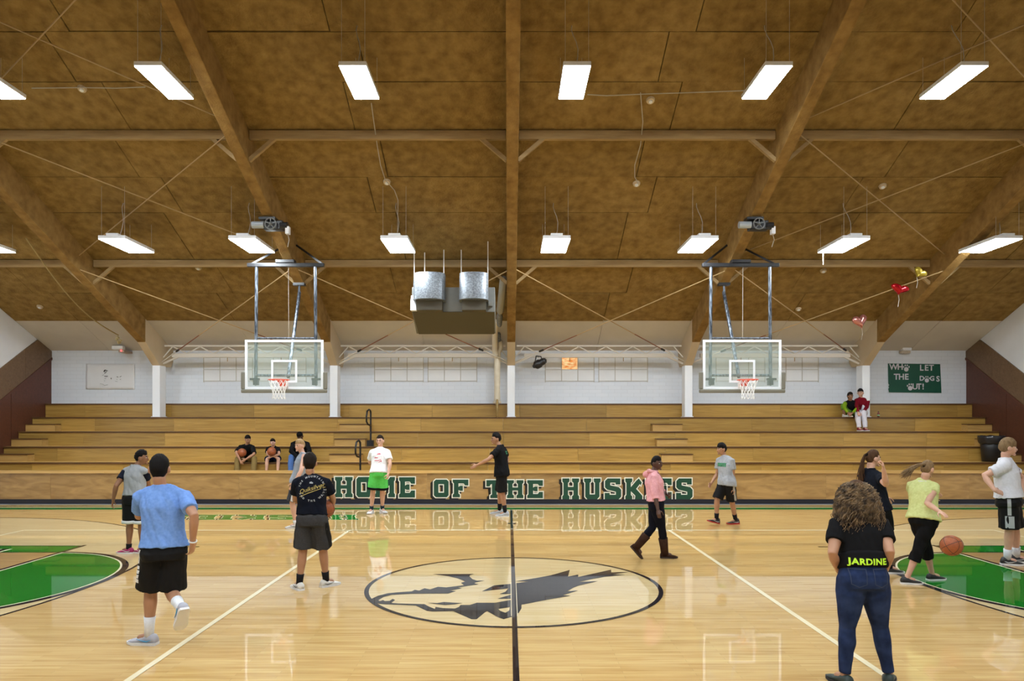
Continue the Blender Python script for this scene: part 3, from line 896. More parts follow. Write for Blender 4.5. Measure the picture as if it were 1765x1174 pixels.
# ================================================================== HOOPS
M_GLASS = mat('backboard_glass', (0.80, 0.90, 0.86), rough=0.02, spec=0.5)
_b = M_GLASS.node_tree.nodes['Principled BSDF']
_b.inputs['Alpha'].default_value = 0.16
_b.inputs['Base Color'].default_value = (0.55, 0.70, 0.64, 1)
M_BBWHITE = mat('backboard_white', (0.82, 0.86, 0.92), rough=0.35)
M_PAD = mat('grey_padding', (0.18, 0.17, 0.135), rough=0.6)
M_RIM = mat('orange_rim', (0.66, 0.07, 0.025), rough=0.35)
M_NET = mat('white_net', (0.80, 0.80, 0.80), rough=0.8)
def hoop(px, side):
    Y = 16.54
    xc = (px - CX) * Y / FPX
    zt, zl = W(px, 586, Y).z, W(px, 671, Y).z
    t = thing('basketball_hoop', (xc, Y, zl), 'glass backboard with orange rim and net hung from the %s sloping beam' % side, 'basketball hoop', 'ceiling-hung hoops')
    hw = .915
    MB().box(xc - hw + .05, xc + hw - .05, Y - .006, Y + .006, zl + .05, zt - .05).build('glass_pane', M_GLASS, t)
    fr = MB()
    fr.box(xc - hw, xc + hw, Y - .02, Y + .02, zt - .055, zt)
    fr.box(xc - hw, xc + hw, Y - .02, Y + .02, zl, zl + .055)
    fr.box(xc - hw, xc - hw + .055, Y - .02, Y + .02, zl + .055, zt - .055)
    fr.box(xc + hw - .055, xc + hw, Y - .02, Y + .02, zl + .055, zt - .055)
    fr.build('backboard_frame', M_BBWHITE, t, bevel=.004)
    za, zb2 = 3.06, 3.54
    sq = MB()
    for (x0, x1, z0, z1) in ((-.305, .305, zb2 - .05, zb2), (-.305, .305, za - .05, za), (-.305, -.255, za, zb2 - .05), (.255, .305, za, zb2 - .05)):
        sq.box(xc + x0, xc + x1, Y - .010, Y - .0065, z0, z1)
    sq.build('target_square', M_BBWHITE, t)
    pd = MB()
    pd.box(xc - hw - .085, xc + hw + .085, Y - .05, Y + .05, zl - .085, zl - .001)
    for s in (-1, 1):
        pd.box(xc + s * (hw + .044) - .043, xc + s * (hw + .044) + .043, Y - .05, Y + .05, zl - .001, zl + .40)
    pd.build('edge_padding', M_PAD, t, bevel=.02)
    # rim, bracket, net
    rc = V((xc, Y - .40, 3.05))
    R = .2286
    rm = MB()
    ring = [rc + V((R * math.cos(a), R * math.sin(a), 0)) for a in [2 * PI * i / 32 for i in range(33)]]
    rm.tube(ring, .011, 8, cap=None)
    for s in (-1, 1):
        rm.bar(rc + V((s * .09, R * .9, -.01)), V((xc + s * .06, Y - .01, 2.98)), .014, .03)
    rm.build('rim', M_RIM, t, smooth=True)
    br = MB().box(xc - .07, xc + .07, Y - .17, Y - .021, 2.92, 3.045)
    br.build('rim_bracket', M_RIM, t, bevel=.006)
    MB().box(xc - .10, xc + .10, Y - .024, Y - .011, 2.86, 3.06).build('rim_plate', mat('rim_plate_white', (.7, .7, .7), rough=.4), t)
    nt = MB()
    K = 12
    lv = [(R * .98, 0), (R * .82, -.11), (R * .66, -.20), (R * .58, -.29), (R * .60, -.37), (R * .66, -.44)]
    for i in range(K):
        for sg in (-1, 1):
            pts = []
            for j, (rr, dz) in enumerate(lv):
                an = 2 * PI * (i + sg * .5 * (j if True else 0)) / K
                pts.append(rc + V((rr * math.cos(an), rr * math.sin(an), dz)))
            nt.tube(pts, .0055, 4, cap=None)
    nt.build('net', M_NET, t)
    # suspension
    zbar = W(px, 457, 16.6).z
    Yp = 16.66
    for s in (-1, 1):
        x1 = xc + s * .69
        MB().tube([(x1 + s * .02, Yp, zl + .12), (x1, Yp, zbar)], .038, 10).build('hanger_pipe', M_GREYMETAL, t)
        MB().tube([(x1, Yp, zbar - .16), (x1, Yp, zbar)], .028, 10).build('pipe_neck', M_GREYMETAL, t)
        MB().bar((x1 - .07 * s, Yp - .02, zl + .24), (x1 + .14 * s, Yp - .02, zl + .24), .09, .05).build('clamp', M_BLACKMETAL, t)
        MB().box(x1 - .05, x1 + .05, Y + .021, Yp + .03, zl + .10, zl + .22).build('mount', M_BLACKMETAL, t)
        MB().bar((xc + s * .88, Yp + .07, zbar + .03), ((FX[1] if side == 'left' else FX[3]) + s * .13, 17.1, 6.36), .03, .045).build('diagonal_brace', M_BLACKMETAL, t)
    MB().tube([(xc - .70, Yp - .02, zl + .33), (xc + .70, Yp - .02, zl + .33)], .032, 10).build('lower_cross_pipe', M_GREYMETAL, t)
    MB().tube([(xc - .70, Yp, zt + .055), (xc + .70, Yp, zt + .055)], .022, 10).build('upper_cross_pipe', M_GREYMETAL, t)
    MB().box(xc - .90, xc + .90, Yp - .05, Yp + .05, zbar - .03, zbar + .055).build('top_bar', M_BLACKMETAL, t, bevel=.006)
    MB().box(xc - .22, xc + .22, Yp - .09, Yp + .09, zbar + .055, zbar + .13).build('top_bracket', M_BLACKMETAL, t, bevel=.006)
    fx = FX[1] if side == 'left' else FX[3]
    top = V((fx, 17.78, zb(17.78)))
    MB().tube([top + V((0, 0, -.02)), top + V((-.01 if side == 'left' else .01, 0, -.22))], .03, 8).build('brace_neck', M_GREYMETAL, t)
    MB().tube([top + V((0, 0, -.2)), V((xc + (.04 if side == 'left' else -.02), Yp + .05, zl + .30))], .042, 10).build('back_brace', M_GREYMETAL, t)
    MB().box(top.x - .14, top.x + .14, 17.70, 17.86, top.z - .035, top.z + .03).build('brace_plate', M_BLACKMETAL, t)
    MB().tube([V((xc + .06, Yp + .02, zt + .06)), V((xc + .06, Yp, zbar))], .006, 5).build('lift_cable', M_CABLE, t)
    return t
hoop(490, 'left')
hoop(1279, 'right')

# winches on the beams
def winch(fx, sx, side):
    Y = 15.5
    z = zb(Y) - .02
    x = fx
    t = thing('hoop_winch', (x, Y, z - .25), 'black electric hoist with spoked pulley bolted under the %s beam' % side, 'hoist', 'hoop hoists')
    MB().box(x - .20, x + .16, Y - .12, Y + .12, z - .03, z + .02).build('mount_plate', M_BLACKMETAL, t)
    MB().tube([(x - .36, Y - .05, z - .14), (x - .10, Y - .05, z - .14)], .075, 14, cap='flat').build('motor', mat('motor_grey', (.42, .47, .52), rough=.4, metal=.4), t, smooth=False)
    MB().box(x - .12, x + .30, Y - .05, Y + .14, z - .24, z - .03).build('gear_case', M_BLACKMETAL, t, bevel=.02)
    wh = MB()
    c = V((x + .06, Y - .12, z - .13))
    wh.tube([c + V((.12 * math.cos(a), 0, .12 * math.sin(a))) for a in [2 * PI * i / 20 for i in range(21)]], .014, 6, cap=None)
    for i in range(5):
        a = 2 * PI * i / 5 + .3
        wh.bar(c, c + V((.12 * math.cos(a), 0, .12 * math.sin(a))), .016, .016)
    wh.tube([c - V((0, .02, 0)), c + V((0, .1, 0))], .03, 8)
    wh.build('pulley_wheel', mat('pulley_grey', (.18, .19, .20), rough=.45), t)
    MB().tube([(x + .24, Y, z - .15), (x + .40, Y, z - .15)], .085, 12, cap='flat').build('cable_drum', M_BLACKMETAL, t)
    MB().box(x + .36, x + .44, Y - .06, Y + .06, z - .33, z - .17).build('switch_box', M_FIXTURE, t)
    MB().tube([(x + .40, Y, z - .33), (x + .43, Y, z - .45), (x + .39, Y + .03, z - .6)], .008, 5).build('loose_wire', M_CABLE, t)
winch(FX[1] + .02, 1, 'left')
winch(FX[3] - .02, 1, 'right')

# ================================================================== AIR UNIT
t = thing('air_handling_unit', W(782, 575, 17.2), 'grey hanging air unit with two galvanised duct elbows left of the middle beam', 'air unit')
xa, xb = W(710, 537, 16.65).x, W(853, 537, 16.65).x
z1, z2, zt = 4.69, 4.27, 5.26
b = MB().prism([V((xa, 16.65, z1)), V((xa, 17.46, z2)), V((xa, 17.72, z2 + .05)), V((xa, 17.72, 5.1)), V((xa, 16.95, zt)), V((xa, 16.65, zt))], (xb - xa, 0, 0))
b.build('casing', M_UNIT, t, bevel=.01)
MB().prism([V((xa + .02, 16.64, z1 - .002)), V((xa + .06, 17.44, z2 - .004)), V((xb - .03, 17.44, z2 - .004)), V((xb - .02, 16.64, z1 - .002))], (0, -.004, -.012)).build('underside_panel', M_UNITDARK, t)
for (p0, p1) in ((713, 766), (792, 841)):
    x0, x1 = W(p0, 500, 16.35).x, W(p1, 500, 16.35).x
    xm, hw = (x0 + x1) / 2, (x1 - x0) / 2
    z0, z9 = W(740, 517, 16.3).z, W(740, 470, 16.3).z
    ring = []
    for k in range(7):
        v = k / 6
        zz = z0 + (z9 - z0) * v
        r = []
        for i in range(17):
            u = -1 + 2 * i / 16
            r.append(V((xm + u * hw, 16.32 - .24 * math.sqrt(max(0, 1 - u * u * .96)) + .10 * v * v, zz)))
        r += [V((xm + hw, 16.64, zz)), V((xm - hw, 16.64, zz))]
        ring.append(r)
    d = MB().loft(ring).build('duct_elbow', M_GALV, t)
    MB().box(xm - hw - .012, xm + hw + .012, 16.28, 16.64, z0 - .005, z0 + .02).build('duct_flange', M_GALV, d)
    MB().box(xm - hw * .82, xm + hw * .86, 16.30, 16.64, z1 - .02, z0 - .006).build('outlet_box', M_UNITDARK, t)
MB().prism([V((xa - .01, 16.45, z1)), V((xa - .01, 16.64, z1)), V((xa - .01, 16.64, z1 + .36)), V((xa - .01, 16.57, z1 + .36))], (.22, 0, 0)).build('lit_side_wedge', M_WHITE, t)  # white wedge imitates the brightly lit left side by colour
MB().box(xb - .15, xb - .05, 16.52, 16.64, z1 + .11, z1 + .24).build('junction_box', M_UNIT, t)
for px, yt in ((714, 17.5), (732, 17.6), (765, 17.5), (795, 17.5), (841, 17.2)):
    x = W(px, 455, yt).x
    MB().box(x - .012, x + .012, yt - .006, yt + .006, 5.0, zc(yt) + .02).build('hanger_strap', M_TRUSS, t)
M_PIPE = mat('insulated_pipe', (.60, .54, .42), (.68, .62, .50), scale=6, rough=.7)
t = thing('heating_pipe', W(857, 718, 21.1), 'insulated cream heating pipe with steel valves beside the middle column', 'pipe')
P = lambda a, b, Y=21.3: W(a, b, Y)
MB().tube([P(857, 693), P(857, 640), P(858, 608), P(862, 600), P(862, 590)], [.095, .09, .09, .09, .085], 12).build('pipe_cover', M_PIPE, t, smooth=True)
MB().tube([P(855, 612, 21.2), P(853, 604, 21.2), P(853, 570, 20.8), P(856, 555, 20.4)], .085, 12).build('pipe_elbow', M_PIPE, t, smooth=True)
MB().tube([P(861, 592), P(860, 575, 21.1)], .05, 10).build('valve_body', M_GALV, t, smooth=True)
MB().tube([P(861, 560, 20.0), P(861, 545, 19.6), P(861, 540, 19.5)], [.07, .09, .06], 10).build('pipe_coupling', M_GALV, t, smooth=True)
MB().tube([P(862, 536, 19.2), P(868, 482, 18.0)], .10, 12).build('flue_pipe', mat('flue_grey', (.30, .29, .25), rough=.5), t, smooth=True)
MB().tube([P(857, 718, 21.1), P(857, 690, 21.15)], .035, 8).build('bare_pipe', mat('brass_pipe', (.30, .20, .07), rough=.4, metal=.5), t, smooth=True)
MB().box(P(857, 693).x - .12, P(857, 693).x + .12, 21.2, 21.42, P(857, 695).z, P(857, 692).z).build('pipe_collar', M_PIPE, t)

# ================================================================== SMALL FIXTURES
t = thing('stage_spotlight', W(930, 630, 21.2), 'black theatre spotlight on a yoke hung from the eaves truss', 'spotlight')
c = W(929, 627, 21.1)
d = V((.8, -.35, .42)).normalized()
MB().tube([c - d * .16, c - d * .10, c + d * .04, c + d * .05, c + d * .17], [.07, .13, .13, .105, .10], 14).build('lamp_body', M_BLACKMETAL, t, smooth=True)
MB().tube([c + d * .16, c + d * .22], [.085, .085], 12, cap='flat').build('lens', mat('lens_grey', (.10, .10, .11), rough=.2), t)
y = MB()
y.bar(c + V((-.12, .08, .02)), c + V((-.08, .1, .24)), .02, .03)
y.bar(c + V((.10, -.08, .05)), c + V((.06, .05, .22)), .02, .03)
y.bar(c + V((-.08, .1, .24)), c + V((.06, .05, .22)), .03, .03)
y.bar(c + V((0, .08, .23)), V((c.x - .02, 21.42, 4.07)), .025, .025)
y.build('yoke', M_BLACKMETAL, t)

def heart_balloon(name, px, py, Y, m, s, label, squash, roll, cord):
    c = W(px, py, Y)
    s *= 1.35
    t = thing(name, c - V((0, 0, .4)), label, 'balloon', 'stray foil balloons at the ceiling')
    mb = MB()
    n = 28
    outl = []
    for i in range(n):
        a = 2 * PI * i / n
        outl.append((16 * math.sin(a) ** 3 / 17, (13 * math.cos(a) - 5 * math.cos(2 * a) - 2 * math.cos(3 * a) - math.cos(4 * a)) / 17))
    M = Matrix.Rotation(roll, 3, 'Y')
    rings = []
    for k in range(-5, 6):
        u = k / 5.5
        f = math.sqrt(1 - u * u)
        rings.append([c + M @ V((s * x * f, s * u * .45, s * squash * z * f)) for x, z in outl])
    mb.loft(rings).build('foil_heart', m, t, smooth=True)
    e = c + M @ V((0, 0, -s * squash))
    MB().tube([e, e + V((.02, 0, -.12)), e + V((-.01, 0, -cord))], .006, 5).build('ribbon', M_CABLE, t)
heart_balloon('foil_balloon', 1551, 498, 17.5, mat('red_foil', (.40, .006, .012), rough=.18, metal=.55), .18, 'shiny red lip-shaped foil balloon caught under the tie rod', .62, .25, .3)
heart_balloon('foil_balloon', 1482, 553, 19.0, mat('pink_foil', (.55, .22, .19), rough=.15, metal=.7), .16, 'pink heart foil balloon near the white ceiling edge', 1.0, -.25, .3)
heart_balloon('foil_balloon', 1586, 470, 17.0, mat('yellow_foil', (.36, .26, .025), rough=.3, metal=.5), .13, 'dull yellow balloon beside the right purlin brace', .8, .6, .25)

# emergency light with a red exit glow, and its twin on the right
t = thing('exit_light', W(207, 603, 22.0), 'small white emergency light with red glow above the faded banner', 'exit light')
c = W(206, 599, 21.65)
MB().box(c.x - .22, c.x + .12, 21.60, 21.76, c.z - .06, c.z + .05).build('lamp_housing', M_FIXTURE, t, bevel=.02)
MB().box(c.x - .02, c.x + .16, 21.62, 22.095, c.z - .15, c.z - .085).build('exit_box', mat('exit_box_beige', (.45, .36, .30), rough=.5), t)
MB().ball((c.x + .07, 21.615, c.z - .10), .03, .012, .03).build('red_lens', mat('red_glow', (1, .10, .10), emit=2.5), t)
t = thing('emergency_light', W(1560, 607, 22.0), 'small white emergency light above the green banner', 'emergency light')
c = W(1561, 604, 22.0)
MB().box(c.x - .13, c.x + .16, 21.93, 22.09, c.z - .01, c.z + .09).build('lamp_housing', M_FIXTURE, t, bevel=.02)
MB().box(c.x - .16, c.x + .13, 21.95, 22.09, c.z - .09, c.z - .012).build('battery_box', mat('beige_plastic', (.50, .44, .36), rough=.5), t, bevel=.01)

# climbing rope tied up under the eaves
t = thing('rope', W(205, 592, 21.0), 'yellow rope sagging from the left ceiling to a knotted end', 'rope')
pts = []
A, B = V((W(45, 435, 17.0).x, 17.0, zc(17.0) - .06)), W(204, 578, 20.9)
for i in range(15):
    u = i / 14
    p = A.lerp(B, u)
    p.z -= .35 * math.sin(PI * u)
    pts.append(p)
MB().tube(pts, .016, 6).build('rope_line', mat('rope_yellow', (.42, .32, .14), rough=.8), t)
k = MB()
random.seed(3)
for i in range(10):
    k.ball(B + V((random.uniform(-.07, .07), random.uniform(-.06, .06), -.05 - i * .02)), .045, .04, .03, nu=8, nv=6)
k.build('knot', mat('rope_knot', (.55, .46, .26), rough=.8), t)

# smoke detectors / rosettes on the ceiling, wires
for px, py, n in ((342, 461, 'near the left hoop'), (1376, 532, 'right of the right hoop'), (69, 528, 'in the far left bay'), (1419, 466, 'below the pull chain lamp'), (1121, 172, 'between upper lamps'), (142, 152, 'left of the upper lamps'), (1521, 320, 'in the upper right bay'), (667, 313, 'above the air unit'), (1097, 316, 'right of the middle beam')):
    s = (CY - py) / FPX
    Y = (14.04 - CZ) / (s + SL)
    p = V(((px - CX) * Y / FPX, Y, zc(Y)))
    t = thing('ceiling_detector', p - V((0, 0, .06)), 'small round white ceiling box ' + n, 'ceiling box', 'round boxes on the ceiling')
    M = Matrix.Rotation(-TH, 4, 'X')
    nrm = V((0, -math.sin(TH), -math.cos(TH)))
    MB().tube([p, p + nrm * .05], [.085, .07], 12, cap='flat').build('box_body', M_CREAM, t)
    MB().tube([p + nrm * .05, p + nrm * .07], [.04, .035], 10, cap='flat').build('box_cap', M_FIXTURE, t)
def wire(name, pxs, label, r=.010):
    pts = []
    for px, py in pxs:
        s = (CY - py) / FPX
        Y = (14.04 - .12 - CZ) / (s + SL)
        pts.append(W(px, py, Y))
    o = MB().tube(pts, r, 5).build(name, M_CABLE, origin=pts[-1])
    tag(o, label, 'cable', 'loose ceiling cables')
wire('ceiling_cable', [(640, 178), (645, 215), (650, 250), (656, 285), (664, 310), (680, 328), (686, 345), (685, 400)], 'thin cable drooping above the air unit lamp')
wire('ceiling_cable', [(1104, 160), (1108, 210), (1104, 250), (1094, 285), (1094, 305), (1100, 316)], 'thin cable dangling right of the middle beam')
wire('ceiling_cable', [(1013, 163), (1045, 165), (1115, 162), (1180, 160), (1290, 156)], 'cable running between two upper lamps right of the middle beam')
wire('ceiling_cable', [(55, 152), (140, 151), (200, 152), (250, 150)], 'cable running between two upper lamps at the far left')

# ================================================================== BANNERS
ban = thing('green_banner', W(1577, 678, 22.05), 'torn green paper banner reading WHO LET THE DOGS OUT! with paw prints', 'banner')
x0, x1 = W(1531, 627, 22.07).x, W(1622, 627, 22.07).x
zt, zl = W(1531, 626.5, 22.07).z, W(1622, 677.5, 22.07).z
poly = [(x0, zt), (x1 - .02, zt - .02), (x1 + .02, zl), (x0 + .03, zl + .02), (x0 + .015, zl + .10), (x0 + .005, zl + .13), (x0 + .035, zl + .16), (x0 + .015, zl + .21), (x0 + .04, zl + .25), (x0 + .01, zl + .30)]
MB().prism([V((x, 22.085, z)) for x, z in poly], (0, -.004, 0)).build('paper_sheet', mat('banner_green', (.004, .070, .042), (.006, .085, .05), scale=3, rough=.5), ban)
M_BLETTER = mat('banner_letter', (.62, .60, .66), rough=.6)
bw, bh = x1 - x0, zt - zl
def bpos(u, v): return x0 + u * bw, zt - v * bh
def banner_text(s, u, v, size, track=1.0):
    for k, ch in enumerate(s):
        if ch == ' ': continue
        me = text_mesh(ch, size * .84, .001, .006)
        x, z = bpos(u + k * track, v)
        me.transform(Matrix(((1, 0, 0, x), (0, 0, -1, 22.0795), (0, 1, 0, z), (0, 0, 0, 1))))
        link('banner_letter', me, M_BLETTER, ban)
def paw(u, v, s):
    x, z = bpos(u, v)
    mb = MB()
    def disc(cx, cz, rx, rz, n=14):
        mb.prism([V((cx + rx * math.cos(2 * PI * i / n), 22.0805, cz + rz * math.sin(2 * PI * i / n))) for i in range(n)], (0, -.002, 0))
    disc(x, z - .3 * s, .62 * s, .62 * s)
    for dx, dz in ((-.75, .35), (-.27, .75), (.27, .75), (.75, .35)):
        disc(x + dx * s, z + dz * s, .17 * s, .26 * s, 10)
    mb.build('banner_paw_print', M_BLETTER, ban)
banner_text('WH', .105, .125, .30, .125)
paw(.345, .16, .115)
banner_text('LET', .635, .155, .30, .093)
banner_text('THE', .155, .46, .30, .098)
banner_text('D', .64, .51, .24); paw(.735, .54, .105); banner_text('G', .835, .515, .24)
banner_text('S', .945, .53, .28)
paw(.42, .80, .115); banner_text('UT!', .51, .79, .30, .077)

ban2 = thing('white_banner', W(190, 673, 22.05), 'creased white paper banner with faded black marks on the left wall', 'banner')
mb = MB()
nx, nz = 24, 10
xa, xb = W(148, 650, 22.07).x, W(232, 650, 22.07).x
zt, zl = W(148, 627, 22.07).z, W(148, 671, 22.07).z
vs, fs = [], []
for j in range(nz + 1):
    for i in range(nx + 1):
        u, v = i / nx, j / nz
        vs.append(V((xa + (xb - xa) * u, 22.078 - .016 * noise.noise(V((u * 5, v * 3, 2))) - .01 * abs(noise.noise(V((u * 9 + v * 6, v * 3, 7)))), zt + (zl - zt) * v)))
for j in range(nz):
    for i in range(nx):
        a = j * (nx + 1) + i
        fs.append((a, a + 1, a + nx + 2, a + nx + 1))
mb.add(vs, fs)
o = mb.build('paper_sheet', mat('banner_white', (.72, .735, .76), rough=.6), ban2, smooth=True)
o.modifiers.new('thickness', 'SOLIDIFY').thickness = .003
# faded scrawl: a few dark strokes of ink
ink = MB()
def stroke(pts, w):
    q = [W(120 + a / 9.806, 600 + b / 9.806, 22.04) for a, b in pts]
    ink.tube(q, w, 4, cap=None, flat=.3)
for pts, w in (([(580, 400), (600, 370), (640, 385)], .035), ([(590, 430), (620, 400)], .02), ([(590, 475), (640, 478)], .03), ([(550, 465), (580, 450)], .012), ([(515, 603), (560, 610), (590, 632), (645, 620)], .012), ([(700, 505), (702, 525)], .02), ([(800, 485), (820, 492)], .026), ([(850, 490), (872, 475)], .018), ([(850, 530), (866, 528)], .018), ([(795, 530), (806, 528)], .014), ([(770, 560), (810, 568)], .01), ([(590, 515), (615, 516)], .012), ([(585, 550), (595, 560)], .014)):
    stroke(pts, w)
ink.build('ink_marks', mat('faded_ink', (.03, .03, .035), rough=.7), ban2)

# ================================================================== ON THE BLEACHERS
def handrail(px, Y, ztop, zfoot, label, foot):
    x = (px - CX) * Y / FPX
    t = thing('handrail', (x, Y, zfoot), label, 'handrail', 'aisle handrails')
    h = ztop - zfoot
    MB().tube([(x, Y, zfoot), (x, Y, ztop - .06)], .026, 8).build('post', M_BLACKMETAL, t)
    lp = [V((x, Y, ztop - .10)), V((x - .01, Y - .04, ztop - .02)), V((x - .03, Y - .10, ztop)), V((x - .06, Y - .2, ztop - .05)), V((x - .07, Y - .26, ztop - .2)), V((x - .07, Y - .26, ztop - .34)), V((x - .05, Y - .18, ztop - .42)), V((x - .01, Y - .03, ztop - .45))]
    MB().tube(lp, .026, 8).build('hand_loop', M_BLACKMETAL, t, smooth=True)
    if foot:
        MB().box(x - .09, x + .09, Y - .12, Y + .06, zfoot, zfoot + .17).build('foot_box', M_BLACKMETAL, t)
    else:
        MB().tube([(x, Y, zfoot), (x, Y, zfoot + .03)], .05, 10, cap='flat').build('foot_flange', M_BLACKMETAL, t)
handrail(639, 20.28, W(637, 706, 20.25).z, 1.401, 'tall black looped handrail on the left aisle, the upper one', True)
handrail(621, 19.0, W(619, 759, 19.0).z, .567, 'short black looped handrail at the front of the left aisle', False)

t = thing('trash_can', W(1710, 796, 19.75), 'black trash can lined with a black bag standing on the bleachers at the right', 'trash can')
c = V((W(1709, 796, 19.72).x, 19.72, .988))
hh = W(1709, 751, 19.72).z - c.z
rings = []
for z, r in ((0, .23), (hh * .5, .26), (hh * .78, .275)):
    rings.append([c + V((r * math.cos(2 * PI * i / 20), r * math.sin(2 * PI * i / 20), z)) for i in range(20)])
MB().loft(rings).build('can_body', mat('black_plastic', (.012, .012, .014), rough=.45), t, smooth=True)
rings = []
for z, r in ((.68, .285), (.74, .31), (.9, .325), (.99, .33), (1.0, .31), (.93, .28)):
    rings.append([c + V(((r + .012 * math.sin(i * 2.3 + z * 9)) * math.cos(2 * PI * i / 28), (r + .012 * math.sin(i * 2.3 + z * 9)) * math.sin(2 * PI * i / 28), z * hh + .012 * math.sin(i * 1.7))) for i in range(28)])
MB().loft(rings).build('bin_bag', mat('black_bag', (.014, .014, .017), rough=.28), t, smooth=True)

t = thing('drink_bottle', W(1514, 719.5, 21.45), 'small red drink bottle left standing on the top bench', 'bottle')
c = V((W(1514, 719, 21.45).x, 21.45, 2.241))
MB().tube([c, c + V((0, 0, .03)), c + V((0, 0, .10)), c + V((0, 0, .13)), c + V((0, 0, .15))], [.034, .036, .036, .02, .015], 12, cap='flat').build('bottle_body', mat('bottle_red', (.20, .03, .03), rough=.25), t, smooth=True)
MB().tube([c + V((0, 0, .03)), c + V((0, 0, .075))], .0375, 12, cap='flat').build('bottle_label', mat('bottle_label_green', (.25, .5, .25), rough=.4), t, smooth=True)
MB().tube([c + V((0, 0, .15)), c + V((0, 0, .175))], .018, 10, cap='flat').build('bottle_cap', mat('bottle_cap_dark', (.05, .02, .02), rough=.4), t)

# ================================================================== BASKETBALLS
M_BALL = mat('basketball_leather', (.30, .075, .022), (.38, .105, .032), scale=40, rough=.5, bump=.25, bscale=260, bdist=.002)
M_SEAMB = mat('ball_seam', (.02, .012, .01), rough=.5)
def basketball(c, label, rot=(0, 0, 0), r=.12):
    c = V(c)
    t = thing('basketball', c - V((0, 0, r)), label, 'basketball', 'orange basketballs')
    b = MB().ball(c, r, r, r, nu=32, nv=20).build('ball', M_BALL, t, smooth=True)
    s = MB()
    R = Matrix.Rotation(rot[0], 3, 'X') @ Matrix.Rotation(rot[1], 3, 'Y') @ Matrix.Rotation(rot[2], 3, 'Z')
    rr = r * 1.0005
    n = 48
    s.tube([c + R @ V((rr * math.cos(2 * PI * i / n), rr * math.sin(2 * PI * i / n), 0)) for i in range(n + 1)], .0028, 5, cap=None)
    s.tube([c + R @ V((rr * math.cos(2 * PI * i / n), 0, rr * math.sin(2 * PI * i / n))) for i in range(n + 1)], .0028, 5, cap=None)
    for sg in (-1, 1):
        q = []
        for i in range(n + 1):
            a = 2 * PI * i / n
            p = V((sg * .62 + sg * .20 * math.cos(2 * a), math.cos(a), math.sin(a) * 1.0))
            p.x = sg * (.70 - .28 * (math.sin(a) ** 2))
            p.normalize()
            q.append(c + R @ (p * rr))
        s.tube(q, .0028, 5, cap=None)
    s.build('ball_seams', M_SEAMB, b)
    return t
# ================================================================== PEOPLE
def remesh(mb, vox, smooth=3, fac=.5):
    me = bpy.data.meshes.new('tmp')
    me.from_pydata(mb.v, [], mb.f)
    bm = bmesh.new(); bm.from_mesh(me)
    bmesh.ops.recalc_face_normals(bm, faces=bm.faces)
    bm.to_mesh(me); bm.free()
    o = bpy.data.objects.new('tmp', me)
    COL.objects.link(o)
    r = o.modifiers.new('r', 'REMESH')
    r.mode = 'VOXEL'; r.voxel_size = vox; r.adaptivity = 0
    if smooth:
        s = o.modifiers.new('s', 'SMOOTH')
        s.factor = fac; s.iterations = smooth
    dg = bpy.context.evaluated_depsgraph_get()
    out = bpy.data.meshes.new_from_object(o.evaluated_get(dg))
    bpy.data.objects.remove(o); bpy.data.meshes.remove(me)
    return smooth_all(out)

def wrinkle(me, amp, sx, sz, seed):
    nz = [v.normal.copy() for v in me.vertices]
    for v, n in zip(me.vertices, nz):
        p = v.co
        q = V((p.x * sx + p.z * sx * .35, p.y * sx, p.z * sz + seed * 7.1))
        w = abs(noise.noise(q)) * 1.6 - .4 + .5 * noise.noise(q * 2.3)
        v.co = p + n * (amp * w)
    me.update()
    return me

def solve(P, px, py, L, sign):
    d = V(((px - CX) / FPX, 1, -(py - CY) / FPX))
    q = V((0, 0, CZ)) - P
    a, b, c = d.dot(d), 2 * q.dot(d), q.dot(q) - L * L
    D = b * b - 4 * a * c
    if D <= 0:
        t = -b / (2 * a)
        X = V((0, 0, CZ)) + d * t
        return P + (X - P).normalized() * L
    t = (-b + sign * math.sqrt(D)) / (2 * a)
    return V((0, 0, CZ)) + d * t

def ik(A, B, l1, l2, pole):
    d = B - A
    L = d.length
    if L > (l1 + l2) * .999:
        k = L / (l1 + l2) * 1.001
        l1 *= k; l2 *= k
    x = (l1 * l1 - l2 * l2 + L * L) / (2 * L)
    h = math.sqrt(max(0, l1 * l1 - x * x))
    u = d / L
    p = V(pole); p = p - u * p.dot(u)
    p.normalize()
    return A + u * x + p * h

def dirv(yaw):
    a = math.radians(yaw)
    return V((math.cos(a), math.sin(a), 0))

SKIN = {}
def skin_mat(n, c):
    if n not in SKIN:
        SKIN[n] = mat('skin_' + n, tuple(x * .92 for x in c), tuple(min(1, x * 1.08) for x in c), scale=9, rough=.5)
    return SKIN[n]
SK_LIGHT, SK_TAN, SK_BROWN, SK_DARK = (.62, .36, .26), (.42, .215, .125), (.27, .125, .065), (.085, .035, .02)
LIPC = {'light': (.48, .17, .14), 'tan': (.30, .11, .08), 'brown': (.20, .08, .06), 'dark': (.10, .035, .03)}
def cloth(n, c, c2=None, rough=.85, scale=40):
    return mat('cloth_' + n, c, c2 or tuple(x * 1.12 for x in c), scale=scale, rough=rough, sheen=.0, spec=.12, bump=.15, bscale=60, bdist=.004)

